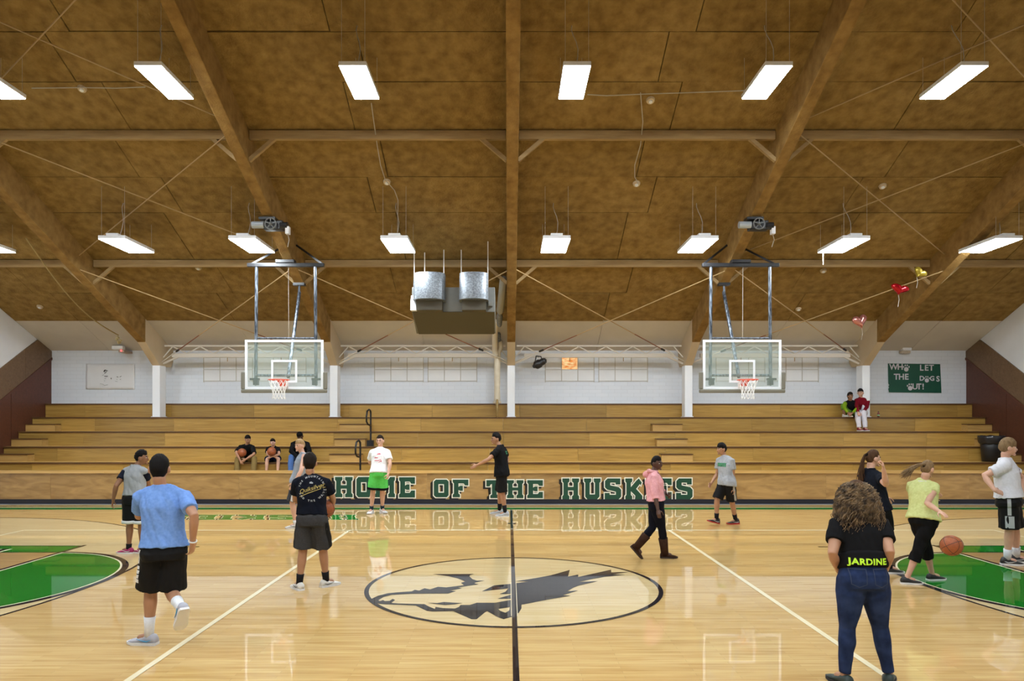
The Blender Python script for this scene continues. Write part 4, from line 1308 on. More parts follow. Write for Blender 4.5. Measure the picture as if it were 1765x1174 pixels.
class Person:
    def __init__(s, label, H, pel, neck, yaw, shyaw=None, head=None, hyaw=None, hpitch=0, skin='light', build=1.0, vox=.009, nsign=1, female=False, seat=None):
        s.H, s.b, s.vox, s.skin = H, build, vox, skin
        s.P = W(*pel)
        if seat is not None:
            s.P.z = seat
        s.N = solve(s.P, neck[0], neck[1], .285 * H, nsign)
        s.up = (s.N - s.P).normalized()
        s.fh, s.fs = dirv(yaw), dirv(yaw if shyaw is None else shyaw)
        s.rh, s.rs = V((s.fh.y, -s.fh.x, 0)), V((s.fs.y, -s.fs.x, 0))
        s.female = female
        s.hc = solve(s.N, head[0], head[1], .117 * H, nsign)
        s.hf = dirv(hyaw if hyaw is not None else (shyaw if shyaw is not None else yaw))
        hp = math.radians(hpitch)
        s.hr = V((s.hf.y, -s.hf.x, 0))
        s.hf = (s.hf * math.cos(hp) + V((0, 0, math.sin(hp)))).normalized()
        s.hu = s.hr.cross(s.hf).normalized()
        sw = (.091 if female else .101) * H * build
        s.sh = {'R': s.N + s.rs * sw - s.up * .030 * H, 'L': s.N - s.rs * sw - s.up * .030 * H}
        s.hip = {'R': s.P + s.rh * .05 * H, 'L': s.P - s.rh * .05 * H}
        s.arm, s.leg = {}, {}
        s.label = label
        s.body = MB()
    def ground(s, px, py, z):
        d = V(((px - CX) / FPX, 1, -(py - CY) / FPX))
        t = (z - CZ) / d.z
        return V((0, 0, CZ)) + d * t
    def set_leg(s, side, px, py, yaw, z=None, Y=None, pole=None, pitch=0, knee=None):
        """ankle seen at px,py; on the floor unless z or Y is given"""
        H = s.H
        zf = .045 * H if z is None else z
        A = W(px, py, Y) if Y is not None else s.ground(px, py, zf)
        if Y is None:
            A.z = zf
        K = ik(s.hip[side], A, .245 * H, .240 * H, pole or s.fh) if knee is None else solve(s.hip[side], knee[0], knee[1], .245 * H, knee[2])
        s.leg[side] = (K, A, yaw, pitch)
    def set_leg3(s, side, K, A, yaw, pitch=0):
        s.leg[side] = (V(K), V(A), yaw, pitch)
    def set_arm(s, side, e, w, hand=None, curl=.35, palm=None, thumb=None):
        H = s.H
        E = solve(s.sh[side], e[0], e[1], .170 * H, e[2])
        Wr = solve(E, w[0], w[1], .150 * H, w[2])
        s.arm[side] = dict(E=E, W=Wr, hand=hand, curl=curl, palm=palm, thumb=thumb)
    # ---------------- rings of the trunk
    def ring(s, h, a, b, n=24, e=2.4, fwd=0.0):
        t = (h - .53) / .285
        c = s.P + (s.N - s.P) * t if t >= 0 else s.P + (s.up * .5 + V((0, 0, .5))) * (h - .53) * s.H
        k = min(1, max(0, t))
        r = (s.rh * (1 - k) + s.rs * k).normalized()
        f = (s.fh * (1 - k) + s.fs * k)
        f = (f - s.up * f.dot(s.up)).normalized()
        c = c + f * fwd * s.H
        out = []
        for i in range(n):
            an = 2 * PI * i / n
            ca, sa = math.cos(an), math.sin(an)
            out.append(c + r * (math.copysign(abs(ca) ** (2 / e), ca) * a * s.H * s.b) + f * (math.copysign(abs(sa) ** (2 / e), sa) * b * s.H * s.b))
        return out
    def make_body(s):
        H, mb = s.H, s.body
        hipw = .100 if s.female else .094
        wst = .072 if s.female else .082
        mb.loft([s.ring(*q) for q in ((.475, .07, .05), (.50, hipw - .006, .066), (.535, hipw, .068), (.60, wst, .055), (.66, wst + .002, .058), (.72, .085, .064, 24, 2.4, .004), (.765, .087, .058), (.80, .076, .046), (.825, .050, .038), (.850, .034, .034))])
        nb = s.hc - s.hu * .045 * H - s.hf * .018 * H
        mb.tube([s.N - s.up * .02 * H, s.N.lerp(nb, .5), nb], [.034 * H, .030 * H, .032 * H], 14)
        for sd in 'LR':
            S = s.sh[sd]
            A = s.arm[sd]
            E, Wr = A['E'], A['W']
            mb.tube([s.N + s.up * .016 * H, s.N.lerp(S, .5) + s.up * .007 * H, S], [.030 * H, .031 * H, .031 * H], 12)
            mb.tube([S, S.lerp(E, .35), E, E.lerp(Wr, .25), Wr.lerp(E, .2), Wr], [.031 * H * s.b, .029 * H * s.b, .0225 * H, .024 * H, .0165 * H, .0145 * H], 12)
            s.make_hand(sd, A)
            K, An, yaw, pitch = s.leg[sd]
            h = s.hip[sd]
            mb.tube([h, h.lerp(K, .3), h.lerp(K, .8), K, K.lerp(An, .28), K.lerp(An, .7), An], [.052 * H * s.b, .053 * H * s.b, .038 * H, .032 * H, .0335 * H, .023 * H, .0195 * H], 14)
            f = s.footdir(yaw, pitch)
            mb.tube([An, An + f * .05 * H - V((0, 0, .012 * H))], [.02 * H, .018 * H], 10)
        s.make_head(mb)
        me = remesh(mb, s.vox, 2, .45)
        base = V((s.P.x, s.P.y, min(s.leg['L'][1].z, s.leg['R'][1].z) - .045 * H))
        s.t = thing('person', base, s.label, 'person')
        link('body', me, skin_mat(s.skin, {'light': SK_LIGHT, 'tan': SK_TAN, 'brown': SK_BROWN, 'dark': SK_DARK}[s.skin]), s.t)
        s.face()
        return s.t
    def hp(s, x, y, z):
        H = s.H
        return s.hc + s.hr * (x * .0435 * H) + s.hf * (y * .054 * H) + s.hu * (z * .0655 * H)
    def hshape(s, x, y, z):
        if z < 0:
            x *= 1 - .30 * (-z) ** 1.3
            if y < 0:
                y *= 1 - .42 * (-z)
            else:
                y *= 1 - .04 * (-z)
        if y > .55:
            y = .55 + (y - .55) * .8
        return x, y, z
    def make_head(s, mb):
        H = s.H
        vs, fs = [], []
        nu, nv = 24, 16
        for i in range(1, nv):
            th = PI * i / nv
            for j in range(nu):
                ph = 2 * PI * j / nu
                vs.append(s.hp(*s.hshape(math.sin(th) * math.cos(ph), math.sin(th) * math.sin(ph), math.cos(th))))
        for i in range(nv - 2):
            for j in range(nu):
                j2 = (j + 1) % nu
                fs.append((i * nu + j, (i + 1) * nu + j, (i + 1) * nu + j2, i * nu + j2))
        vs += [s.hp(0, 0, 1), s.hp(*s.hshape(0, 0, -1))]
        t, b = len(vs) - 2, len(vs) - 1
        for j in range(nu):
            j2 = (j + 1) % nu
            fs.append((t, j, j2)); fs.append((b, (nv - 2) * nu + j2, (nv - 2) * nu + j))
        mb.add(vs, fs)
        mb.tube([s.hp(0, .86, .14), s.hp(0, 1.06, -.16), s.hp(0, 1.10, -.24)], [.005 * H, .0075 * H, .009 * H], 8)
        mb.tube([s.hp(0, .74, -.80), s.hp(0, .84, -.84)], .011 * H, 8)
        mb.tube([s.hp(-.4, .86, .18), s.hp(0, .93, .17), s.hp(.4, .86, .18)], .006 * H, 6)
        mb.tube([s.hp(-.22, .84, -.47), s.hp(0, .92, -.46), s.hp(.22, .84, -.47)], .007 * H, 6)
        for sg in (-1, 1):
            M = Matrix((s.hr, s.hf, s.hu)).transposed()
            mb.ball(s.hp(sg * 1.10, -.12, -.06), .0062 * H, .0135 * H, .0205 * H, M, 8, 6)
    def face(s):
        H = s.H
        M = Matrix((s.hr, s.hf, s.hu)).transposed()
        brow = MB()
        for sg in (-1, 1):
            e = MB().ball(s.hp(sg * .38, .80, .03), .010 * H, .006 * H, .0052 * H, M, 10, 8).build('eye', mat('eye_white', (.62, .60, .58), rough=.3), s.t, smooth=True)
            MB().ball(s.hp(sg * .38, .885, .03), .0052 * H, .003 * H, .0050 * H, M, 8, 6).build('iris', mat('iris_dark', (.02, .012, .008), rough=.2), e, smooth=True)
            brow.tube([s.hp(sg * .18, .955, .19), s.hp(sg * .40, .93, .235), s.hp(sg * .60, .80, .19)], .0034 * H, 5)
        brow.build('eyebrows', s.hairmat, s.t)
        lp = MB()
        lp.tube([s.hp(-.26, .86, -.475), s.hp(0, 1.0, -.455), s.hp(.26, .86, -.475)], [.002 * H, .0045 * H, .002 * H], 6)
        lp.build('lips', mat('lips_' + s.skin, LIPC[s.skin], rough=.45), s.t, smooth=True)
    def make_hand(s, sd, A):
        H, mb = s.H, s.body
        Wr = A['W']
        d = (A['hand'] if A['hand'] is not None else (Wr - A['E'])).normalized()
        ctr = s.P.lerp(s.N, .3)
        n = V(A['palm']) if A['palm'] is not None else (ctr - Wr)
        n = n - d * n.dot(d); n.normalize()
        w = d.cross(n)
        tf = V(A['thumb']) if A['thumb'] is not None else (s.fs + V((0, 0, .15)))
        if w.dot(tf) < 0:
            w = -w
        pl = .050 * H
        rings = []
        for t_, a, b in ((0, .014, .011), (.3, .0205, .0095), (.7, .0235, .0085), (1.0, .0225, .0075)):
            c = Wr + d * (pl * t_)
            rings.append([c + w * (a * H * math.cos(2 * PI * i / 12)) + n * (b * H * math.sin(2 * PI * i / 12)) for i in range(12)])
        mb.loft(rings)
        c0 = A['curl']
        r = .0050 * H
        for k, (u, l) in enumerate(((.75, .040), (.27, .045), (-.22, .042), (-.70, .034))):
            p = Wr + d * (pl * .93) + w * (u * .0205 * H)
            pts = [Wr + d * pl * .6 + w * (u * .019 * H), p]
            a = c0 * (.6 + .12 * k)
            dd = d + w * (u * .10)
            for fr in (.45, .32, .23):
                dr = (dd.normalized() * math.cos(a) + n * math.sin(a))
                p = p + dr * (l * H * fr)
                pts.append(p)
                a += c0 * 1.1
            mb.tube(pts, [r, r, r * .96, r * .9, r * .82], 8)
        p0 = Wr + d * pl * .22 + w * .013 * H
        p1 = p0 + (d * .55 + w * .75 + n * .25).normalized() * .026 * H
        p2 = p1 + (d * .85 + w * .35 + n * (.3 + c0 * .4)).normalized() * .020 * H
        p3 = p2 + (d * .95 + w * .05 + n * (.3 + c0 * .6)).normalized() * .015 * H
        mb.tube([p0, p1, p2, p3], [.0085 * H, .0068 * H, .006 * H, .005 * H], 8)
    # ---------------- clothes
    def footdir(s, yaw, pitch):
        f = dirv(yaw)
        p = math.radians(pitch)
        return (f * math.cos(p) + V((0, 0, math.sin(p)))).normalized()
    def shirt(s, m, hem=.49, ease=.016, sleeve=.62, sl_m=None, sl_r=.046, flare=.012, neck=.845, hem_tilt=0, name='shirt', seed=1, amp=.011, low=0.0):
        H = s.H
        g = ease
        hw = .100 if s.female else .098
        mb = MB()
        s.hem = hem
        prof = [(.50, hw - .002, .068), (.535, hw - .002, .069), (.57, .088, .064), (.62, .083, .060), (.68, .087, .063), (.735, .090, .065), (.775, .089, .058), (.805, .074, .047)]
        def wid(h):
            q = prof[0]
            if h <= q[0]:
                return q[1], q[2]
            for q, r in zip(prof[:-1], prof[1:]):
                if q[0] <= h <= r[0]:
                    u = (h - q[0]) / (r[0] - q[0])
                    return q[1] + (r[1] - q[1]) * u, q[2] + (r[2] - q[2]) * u
            return prof[-1][1:]
        hs = [hem, hem + .015] + [h for h in (.50, .535, .57, .62, .68, .735, .775) if h > hem + .03]
        rg = []
        for h in hs:
            a_, b_ = wid(h)
            k = max(0, (.66 - h) / .16)
            gg = g * (1 if h < .75 else .7)
            rg.append(s.ring(h, a_ + gg * .75 + flare * k, b_ + gg * .75 + flare * .7 * k))
        rg += [s.ring(.805, .076 + g * .3, .048 + g * .4), s.ring(.832 - low, .056, .044), s.ring(neck + .009 - low, .0400, .0390)]
        mb.loft(rg)
        arms = {'L': MB(), 'R': MB()}
        if sleeve > 0:
            for sd in 'LR':
                S, E, Wr = s.sh[sd], s.arm[sd]['E'], s.arm[sd]['W']
                if sleeve <= 1:
                    pts = [s.N + s.up * .013 * H, s.N.lerp(S, .5) + s.up * .007 * H, S, S.lerp(E, sleeve * .5), S.lerp(E, sleeve)]
                    rr = [.034, .037, .0395, .040, sl_r * .90]
                else:
                    k = sleeve - 1
                    pts = [s.N + s.up * .013 * H, s.N.lerp(S, .5) + s.up * .007 * H, S, S.lerp(E, .5), E, E.lerp(Wr, k * .5), E.lerp(Wr, k)]
                    rr = [.034, .037, .0385, .036, .031, .028, sl_r * .9]
                (arms[sd] if sl_m else mb).tube(pts[2:] if sl_m else pts, [q * H * s.b for q in (rr[2:] if sl_m else rr)], 14, cap='flat')
                if sl_m:
                    mb.tube(pts[:3], [q * H * s.b for q in rr[:3]], 14)
        me = wrinkle(remesh(mb, s.vox * 1.15, 3), amp * .8, 12, 5, seed)
        o = link(name, me, m, s.t)
        if sl_m:
            for sd in 'LR':
                link('sleeve', wrinkle(remesh(arms[sd], s.vox * 1.1, 2), amp * .6, 12, 8, seed + 3), sl_m, s.t)
        s.top = o
        return o
    def bottoms(s, m, to=.95, ease=.014, r0=.062, r1=.058, top=.60, name='shorts', seed=2, amp=.011, shin=None, hem=None):
        """shorts end on the thigh (to<=1) or below it (to in 1..2)"""
        H = s.H
        hw = .100 if s.female else .096
        mb = MB()
        rg = []
        for h, a_, b_ in ((.465, hw * .86, .062), (.50, hw - .002, .068), (.535, hw - .002, .069), (.57, .088, .063), (top, .084, .059)):
            e_ = ease if h < s.hem else .003
            rg.append(s.ring(h, a_ + e_ * .8, b_ + e_ * .8))
        mb.loft(rg)
        s.legpts = {}
        for sd in 'LR':
            h = s.hip[sd]
            K, A = s.leg[sd][0], s.leg[sd][1]
            if to <= 1:
                pts = [h, h.lerp(K, to * .5), h.lerp(K, to)]
                rr = [r0, (r0 + r1) / 2, r1]
            else:
                k = to - 1
                fit = ease * .55 + .003
                pts = [h, h.lerp(K, .3), h.lerp(K, .8), K, K.lerp(A, .28), K.lerp(A, .7), K.lerp(A, .98)]
                rr = [.053 + fit, .0545 + fit, .040 + fit, max(.0335 + fit, (shin or 0)), max(.035 + fit, (shin or 0)), max(.025 + fit, r1), max(.022 + fit, r1)]
                q_ = [(0, 0), (.28, 1), (.7, 2), (.98, 3)]
                n_ = 3 + max(i for t_, i in q_ if t_ <= k)
                if k < .98:
                    i0 = n_ - 3
                    t0, t1 = q_[i0][0], q_[i0 + 1][0]
                    u_ = (k - t0) / (t1 - t0)
                    pts = pts[:n_ + 1] + [K.lerp(A, k)]
                    rr = rr[:n_ + 1] + [max(r1, rr[n_] + (rr[n_ + 1] - rr[n_]) * u_)]
            bb = [s.b + (1 - s.b) * max(0, min(1, (i - 1) / 2)) if to > 1 else s.b for i in range(len(rr))]
            rr = [q * H * e_ for q, e_ in zip(rr, bb)]
            s.legpts[sd] = (pts, rr)
            mb.tube(pts, rr, 18, cap='flat')
        me = wrinkle(remesh(mb, s.vox * 1.15, 2), amp, 8, 4, seed)
        o = link(name, me, m, s.t)
        s.low = o
        if hem:
            b = MB()
            for sd in 'LR':
                pts, rr = s.legpts[sd]
                d = (pts[-1] - pts[-2]).normalized()
                b.tube([pts[-1] - d * .045, pts[-1] + d * .004], [rr[-1] + .010, rr[-1] + .012], 20, cap='flat')
            link('hem_band', smooth_all(mesh_of(b)), hem, o)
        return o
    def socks(s, m, frac=.35, name='sock', r=.0245):
        H = s.H
        for sd in 'LR':
            K, A = s.leg[sd][0], s.leg[sd][1]
            b = MB().tube([A - (K - A).normalized() * .01, A.lerp(K, frac * .5), A.lerp(K, frac)], [(.0235) * H, r * 1.02 * H, (r + frac * .012) * H], 14, cap='flat')
            link(name, mesh_of(b, True), m, s.t)
    def shoes(s, m, sole, lace=None, high=.0, scale=1.0, boot=None, accent=None):
        H = s.H
        for sd in 'LR':
            K, A, yaw, pitch = s.leg[sd]
            f = s.footdir(yaw, pitch)
            r = V((math.sin(math.radians(yaw)), -math.cos(math.radians(yaw)), 0))
            u = r.cross(f).normalized()
            L = .158 * H * scale
            org = A - u * (.045 * H) - f * (.042 * H)
            def pt(x, y, z): return org + r * (x * H) + f * (y * L) + u * (z * H)
            prof = [(-.02, .018, .040), (.05, .024, .056 + high), (.16, .0255, .060 + high), (.30, .0250, .060 + high), (.42, .0255, .046), (.58, .029, .036), (.75, .031, .030), (.90, .026, .024), (1.0, .014, .016)]
            rings = []
            for y, w, h in prof:
                ring = []
                for i in range(16):
                    a = 2 * PI * i / 16
                    ca, sa = math.cos(a), math.sin(a)
                    zz = .010 + (h - .010) * (.5 + .5 * math.copysign(abs(sa) ** .8, sa))
                    ww = w * math.copysign(abs(ca) ** .75, ca) * (1.0 if sa < 0.2 else 1 - .25 * sa)
                    ring.append(pt(ww, y, zz))
                rings.append(ring)
            o = link('boot_foot' if boot else 'shoe', mesh_of(MB().loft(rings), True), m, s.t)
            sr = []
            for y, w, h in prof:
                w2 = w + .0022
                yy = y * 1.012 - .005
                lift = .012 * max(0, y - .75) / .25
                sr.append([pt(w2, yy, lift * .5), pt(w2, yy, .014 + lift * .3), pt(-w2, yy, .014 + lift * .3), pt(-w2, yy, lift * .5)])
            link('sole', mesh_of(MB().loft(sr)), sole, o)
            if lace:
                lb = MB()
                for k in range(4):
                    y = .36 + .075 * k
                    z = .054 - .0055 * k * 1.2
                    lb.tube([pt(-.012, y, z), pt(0, y + .01, z + .004), pt(.012, y, z)], .0022 * H, 5)
                link('laces', mesh_of(lb), lace, o)
            if accent:
                ab = MB()
                for sg in (-1, 1):
                    ab.tube([pt(sg * .0275, .10, .030), pt(sg * .0285, .25, .022), pt(sg * .0285, .42, .026), pt(sg * .029, .60, .034)], [.0015 * H, .003 * H, .0022 * H, .001 * H], 5)
                link('side_flash', mesh_of(ab), accent, o)
            if boot:
                b = MB().tube([A - u * .012 * H, A.lerp(K, .3), A.lerp(K, boot)], [.036 * H, .040 * H, .046 * H], 16, cap='flat')
                link('boot_shaft', mesh_of(b, True), m, o)
    # ---------------- hair
    def hair(s, style='short', thick=1.10, line=.25, amp=.05, back=-.55, fringe=0.0, seed=0, scale=7, sides=-.05):
        """cap of hair; line = hairline height at the brow, back = how far down the nape"""
        vs, fs = [], []
        nu, nv = 44, 30
        for i in range(nv + 1):
            th = PI * (i + .001) / (nv + .002)
            for j in range(nu):
                ph = 2 * PI * j / nu
                x, y, z = math.sin(th) * math.cos(ph), math.sin(th) * math.sin(ph), math.cos(th)
                f = y
                lim = back + (sides - back) * max(0, min(1, (f + .75) / .65)) if f < -.1 else sides + (line - sides) * max(0, min(1, (f + .1) / .55))
                if f > .3:
                    lim = line - fringe * (1 - abs(x) * .3)
                lim += .09 * noise.noise(V((x * 9, y * 9, seed + 3.0)))
                k = max(0, min(1, (z - lim) / .40))
                n = noise.noise(V((x * scale, y * scale, z * scale + seed))) * amp + noise.noise(V((x * scale * 2.7, y * scale * 2.7, z * scale * 2.2 + seed))) * amp * .6
                rr = .90 if z < lim else 1.015 + (thick + .04 + .06 * max(0, z) - 1.015) * (k ** .7) + n * min(1, k * 3)
                if z >= lim:
                    rr = 1 + (rr - 1) * (1 - .65 * max(0, min(1, (abs(x) - .55) / .3)) * max(0, min(1, (.45 - z) / .4)))
                hx, hy, hz = s.hshape(x, y, z)
                vs.append(s.hp(hx * rr, hy * rr, hz * rr))
        for i in range(nv):
            for j in range(nu):
                j2 = (j + 1) % nu
                fs.append((i * nu + j, (i + 1) * nu + j, (i + 1) * nu + j2, i * nu + j2))
        fs.append(tuple(range(nu))); b = nv * nu; fs.append(tuple(range(b + nu - 1, b - 1, -1)))
        o = link('hair', mesh_of(MB().add(vs, fs), True), s.hairmat, s.t)
        s.hairobj = o
        return o
    def strands(s, pts_list, r, name='ponytail'):
        mb = MB()
        for pts in pts_list:
            k = len(pts)
            mb.tube(pts, [r * (1 - .75 * (i / (k - 1)) ** 2) for i in range(k)], 4, cap=None)
        return link(name, mesh_of(mb, True), s.hairmat, s.t)

def hair_mat(n, c, c2=None):
    return mat('hair_' + n, c, c2 or tuple(x * 1.7 for x in c), scale=12, rough=.7, spec=.15, stretch=(4, 4, 1), bump=.4, bscale=60, bdist=.004)
HB = hair_mat('black', (.004, .003, .003))
HDB = hair_mat('dark_brown', (.010, .006, .004))
HBR = hair_mat('brown', (.055, .028, .014))
HBL = hair_mat('blond', (.30, .19, .085), (.42, .29, .15))
HLB = hair_mat('dirty_blond', (.16, .10, .05), (.26, .17, .09))

def decal(me, target, direction, off=.003, org=V((0, 0, 0))):
    """lays a flat mesh (world space) on a garment along a direction"""
    dg = [p.vertices[:] for p in target.data.polygons]
    vv = [v.co + ORG[target.name] for v in target.data.vertices]
    bvh = BVHTree.FromPolygons(vv, dg)
    d = V(direction).normalized()
    for v in me.vertices:
        hit = bvh.ray_cast(v.co - d * .5, d)
        if hit[0] is not None:
            v.co = hit[0] - d * off
        else:
            q = bvh.find_nearest(v.co)
            v.co = q[0] - d * off * .5
    me.update()
    return me
def subdiv(me, cuts=2):
    bm = bmesh.new(); bm.from_mesh(me)
    bmesh.ops.triangulate(bm, faces=bm.faces)
    long = [e for e in bm.edges if e.calc_length() > .016]
    for _ in range(cuts):
        if long:
            bmesh.ops.subdivide_edges(bm, edges=long, cuts=1)
            bmesh.ops.triangulate(bm, faces=bm.faces)
        long = [e for e in bm.edges if e.calc_length() > .016]
    bm.to_mesh(me); bm.free()
    return me
def ribbon(pts, w, side):
    """flat strip along points, widened along side"""
    side = V(side).normalized() * (w / 2)
    mb = MB()
    pts = [V(p) for p in pts]
    dense = []
    for a, b in zip(pts[:-1], pts[1:]):
        for i in range(8):
            dense.append(a.lerp(b, i / 8))
    dense.append(pts[-1])
    vs, fs = [], []
    for p in dense:
        vs += [p - side, p, p + side]
    for i in range(len(dense) - 1):
        for j in (0, 1):
            fs.append((i * 3 + j, i * 3 + j + 1, i * 3 + j + 4, i * 3 + j + 3))
    me = bpy.data.meshes.new('rb'); me.from_pydata(vs, [], fs)
    return me
def side_stripe(p, sd, m, w=.035, t0=.12, t1=1.0, name='side_stripe', fwd=0.0):
    """stripe down the outer side of a trouser leg"""
    pts, rr = p.legpts[sd]
    out = (p.rh if sd == 'R' else -p.rh) + p.fh * fwd
    out.normalize()
    n = len(pts) - 1
    pp = []
    for i in range(9):
        t = t0 + (t1 - t0) * i / 8
        k = min(n - 1, int(t * n)); u = t * n - k
        pp.append(pts[k].lerp(pts[k + 1], u))
    side = p.fh - out * p.fh.dot(out)
    me = ribbon([q + out * .3 for q in pp], w, side)
    decal(me, p.low, -out, .004)
    return link(name, me, m, p.low)
W_SOLE = mat('sole_white', (.72, .72, .72), rough=.6)
B_SOLE = mat('sole_black', (.02, .02, .022), rough=.6)
SOCK_W = cloth('sock_white', (.72, .74, .78))
SOCK_B = cloth('sock_black', (.012, .012, .014))
C_BLACK = cloth('black', (.0065, .0065, .0075), rough=.9)
C_BLACKS = cloth('black_shorts', (.009, .009, .010), rough=.65)
C_WHITEP = mat('print_white', (.72, .74, .76), rough=.6)
G = 'people on the court'
def place_text(p, me, tgt, c, right, up, d, m, name='shirt_print', off=.004):
    right, up, d = V(right).normalized(), V(up).normalized(), V(d).normalized()
    me.transform(Matrix(((right.x, up.x, -d.x, c.x), (right.y, up.y, -d.y, c.y), (right.z, up.z, -d.z, c.z), (0, 0, 0, 1))))
    subdiv(me, 3)
    decal(me, tgt, d, off)
    return link(name, me, m, tgt)
def join_meshes(parts):
    mb = MB()
    for me in parts:
        mb.add([v.co.copy() for v in me.vertices], [tuple(p.vertices) for p in me.polygons])
    out = bpy.data.meshes.new('j'); out.from_pydata(mb.v, [], mb.f)
    return out
def strip_mesh(polys):
    mb = MB()
    for q in polys:
        mb.add([V((x, y, 0)) for x, y in q], [tuple(range(len(q)))])
    out = bpy.data.meshes.new('s'); out.from_pydata(mb.v, [], mb.f)
    return out

# ---- man in the blue tee, back to us
p = Person('person seen from behind in light blue tee and black shorts, one foot lifted', 1.80, (283, 943, 6.55), (279, 842), 106, 100, head=(274, 800), hyaw=105, hpitch=3, skin='tan', build=1.04, vox=.0072)
p.hairmat = HB
p.set_arm('R', (335, 890, -1), (332, 935, 1), curl=.45)
p.set_arm('L', (240, 890, 1), (262, 868, 1), curl=.5)
p.set_leg('L', 257, 1096, 172, pole=dirv(120))
K = solve(p.hip['R'], 294, 1019, .245 * p.H, 1)
A = solve(K, 313, 1049, .240 * p.H, -1)
p.set_leg3('R', K, A, 128, -52)
p.make_body(); p.hair(thick=1.13, line=.45, amp=.05, back=-.92, sides=-.18)
p.shirt(cloth('blue_tee', lin(104, 142, 208), lin(120, 158, 222)), hem=.532, ease=.017, sleeve=.66, sl_r=.043, flare=.008, seed=1, amp=.013)
p.bottoms(C_BLACKS, to=.92, ease=.018, r0=.060, r1=.072, seed=2)
side_stripe(p, 'L', C_WHITEP, .035, .02, .36, fwd=-.55)
for k in range(4):
    side_stripe(p, 'L', C_WHITEP, .055 + .012 * k, .42 + .11 * k, .50 + .115 * k, name='shorts_square', fwd=-.55)
p.socks(SOCK_W, .42)
p.shoes(mat('shoe_grey_purple', (.42, .43, .50), rough=.5), W_SOLE, lace=mat('lace_purple', (.10, .05, .16), rough=.7), accent=mat('accent_blue', (.05, .35, .65), rough=.4))
wr = p.arm['R']['W']; e = p.arm['R']['E']
d = (wr - e).normalized()
ring = [wr - d * .015 + (d.orthogonal().normalized() * math.cos(a) + d.cross(d.orthogonal().normalized()) * math.sin(a)) * .034 for a in [2 * PI * i / 16 for i in range(17)]]
MB().tube(ring, .007, 6, cap=None).build('wristband', C_WHITEP, p.t)

# ---- boy in the raglan tee
p = Person('person in grey raglan tee with navy sleeves, half hidden by the blue tee', 1.655, (232, 859, 11.2), (233, 808), 85, 80, head=(245, 788), hyaw=15, skin='brown', vox=.009)
p.hairmat = HB
p.set_arm('L', (200, 838, -1), (195, 863, 1), curl=.4)
p.set_arm('R', (256, 836, 1), (262, 858, 1))
p.set_leg('L', 222, 946, 175); p.set_leg('R', 245, 946, 150)
p.make_body(); p.hair(thick=1.18, line=.42, amp=.09, back=-.5, scale=11)
p.shirt(cloth('grey_raglan', lin(150, 155, 160)), hem=.55, sleeve=.55, sl_m=cloth('navy_sleeve', lin(22, 26, 40)), ease=.016, seed=5)
p.bottoms(C_BLACKS, to=.95, ease=.018, r0=.066, r1=.066, seed=6, hem=C_WHITEP)
p.socks(SOCK_B, .2)
p.shoes(mat('shoe_magenta', (.38, .02, .12), rough=.45), W_SOLE, accent=C_WHITEP)

# ---- man in the navy printed tee holding a ball
p = Person('person seen from behind in navy printed tee and charcoal shorts holding a basketball', 1.695, (538, 893, 8.76), (536.5, 826), 88, head=(534, 797), hyaw=100, skin='tan', build=1.06, vox=.0078)
p.hairmat = HDB
p.set_arm('L', (509, 862, 1), (530, 870, 1))
p.set_arm('R', (574, 860, 1), (571, 878, 1), curl=.4, palm=(-1, .2, 0))
p.set_leg('L', 516, 1006, 130); p.set_leg('R', 562, 1001, 45)
p.make_body(); p.hair(thick=1.20, line=.5, amp=.06, back=-.9, sides=-.2)
tee = p.shirt(cloth('navy_tee', lin(14, 17, 28)), hem=.552, ease=.017, sleeve=.58, sl_r=.047, flare=.004, seed=8)
M_QY = mat('print_gold', (.50, .40, .12), rough=.6)
M_QW = mat('print_grey', (.36, .38, .40), rough=.6)
ctr = W(534, 843, 8.65)
R_, U_, D_ = p.rs, p.up, p.fs
ang = math.radians(17)
R2 = R_ * math.cos(ang) + U_ * math.sin(ang)
U2 = U_ * math.cos(ang) - R_ * math.sin(ang)
parts = [text_mesh('Quiksilver', .074, 0, .0, shear=.35, spacing=.98), strip_mesh([[(-.165, -.052), (-.05, -.040), (.15, -.030), (.15, -.036), (-.05, -.047), (-.165, -.058)]])]
place_text(p, join_meshes(parts), tee, ctr, R2, U2, D_, M_QY, 'script_print')
def arc_text(txt, rad, a0, a1, size, flip=False):
    parts = []
    n = len(txt)
    for i, ch in enumerate(txt):
        if ch == ' ':
            continue
        me = text_mesh(ch, size, 0, .0012)
        a = math.radians(a0 + (a1 - a0) * i / (n - 1))
        rot = a - PI / 2 if not flip else a + PI / 2
        me.transform(Matrix.Translation((rad * math.cos(a), rad * math.sin(a), 0)) @ Matrix.Rotation(rot, 4, 'Z'))
        parts.append(me)
    return join_meshes(parts)
place_text(p, arc_text('THE MOUNTAIN', .148, 168, 28, .032), tee, ctr, R_, U_, D_, M_QW, 'ring_print')
place_text(p, arc_text('AND THE WAVE', .150, 205, 352, .032, True), tee, ctr, R_, U_, D_, M_QW, 'ring_print')
place_text(p, strip_mesh([[(-.022, .064), (.022, .060), (.024, .074), (.0, .086), (-.020, .080)]]), tee, ctr, R_, U_, D_, M_QW, 'crest_print')
p.bottoms(cloth('charcoal_shorts', lin(52, 52, 54), lin(66, 66, 68), scale=120), to=.90, ease=.018, r0=.060, r1=.068, top=.61, seed=9)
for sd in 'LR':
    side_stripe(p, sd, C_BLACKS, .075, .15, 1.0, name='side_panel', fwd=-.35)
p.socks(SOCK_B, .30)
p.shoes(mat('shoe_white', (.70, .69, .66), rough=.5), W_SOLE, accent=mat('accent_black', (.02, .02, .02), rough=.5))
gl = MB()
hs = p.hp
gl.tube([hs(-1.10, -.05, .02), hs(-1.07, .5, .03), hs(-.95, .92, .03)], .004, 5)
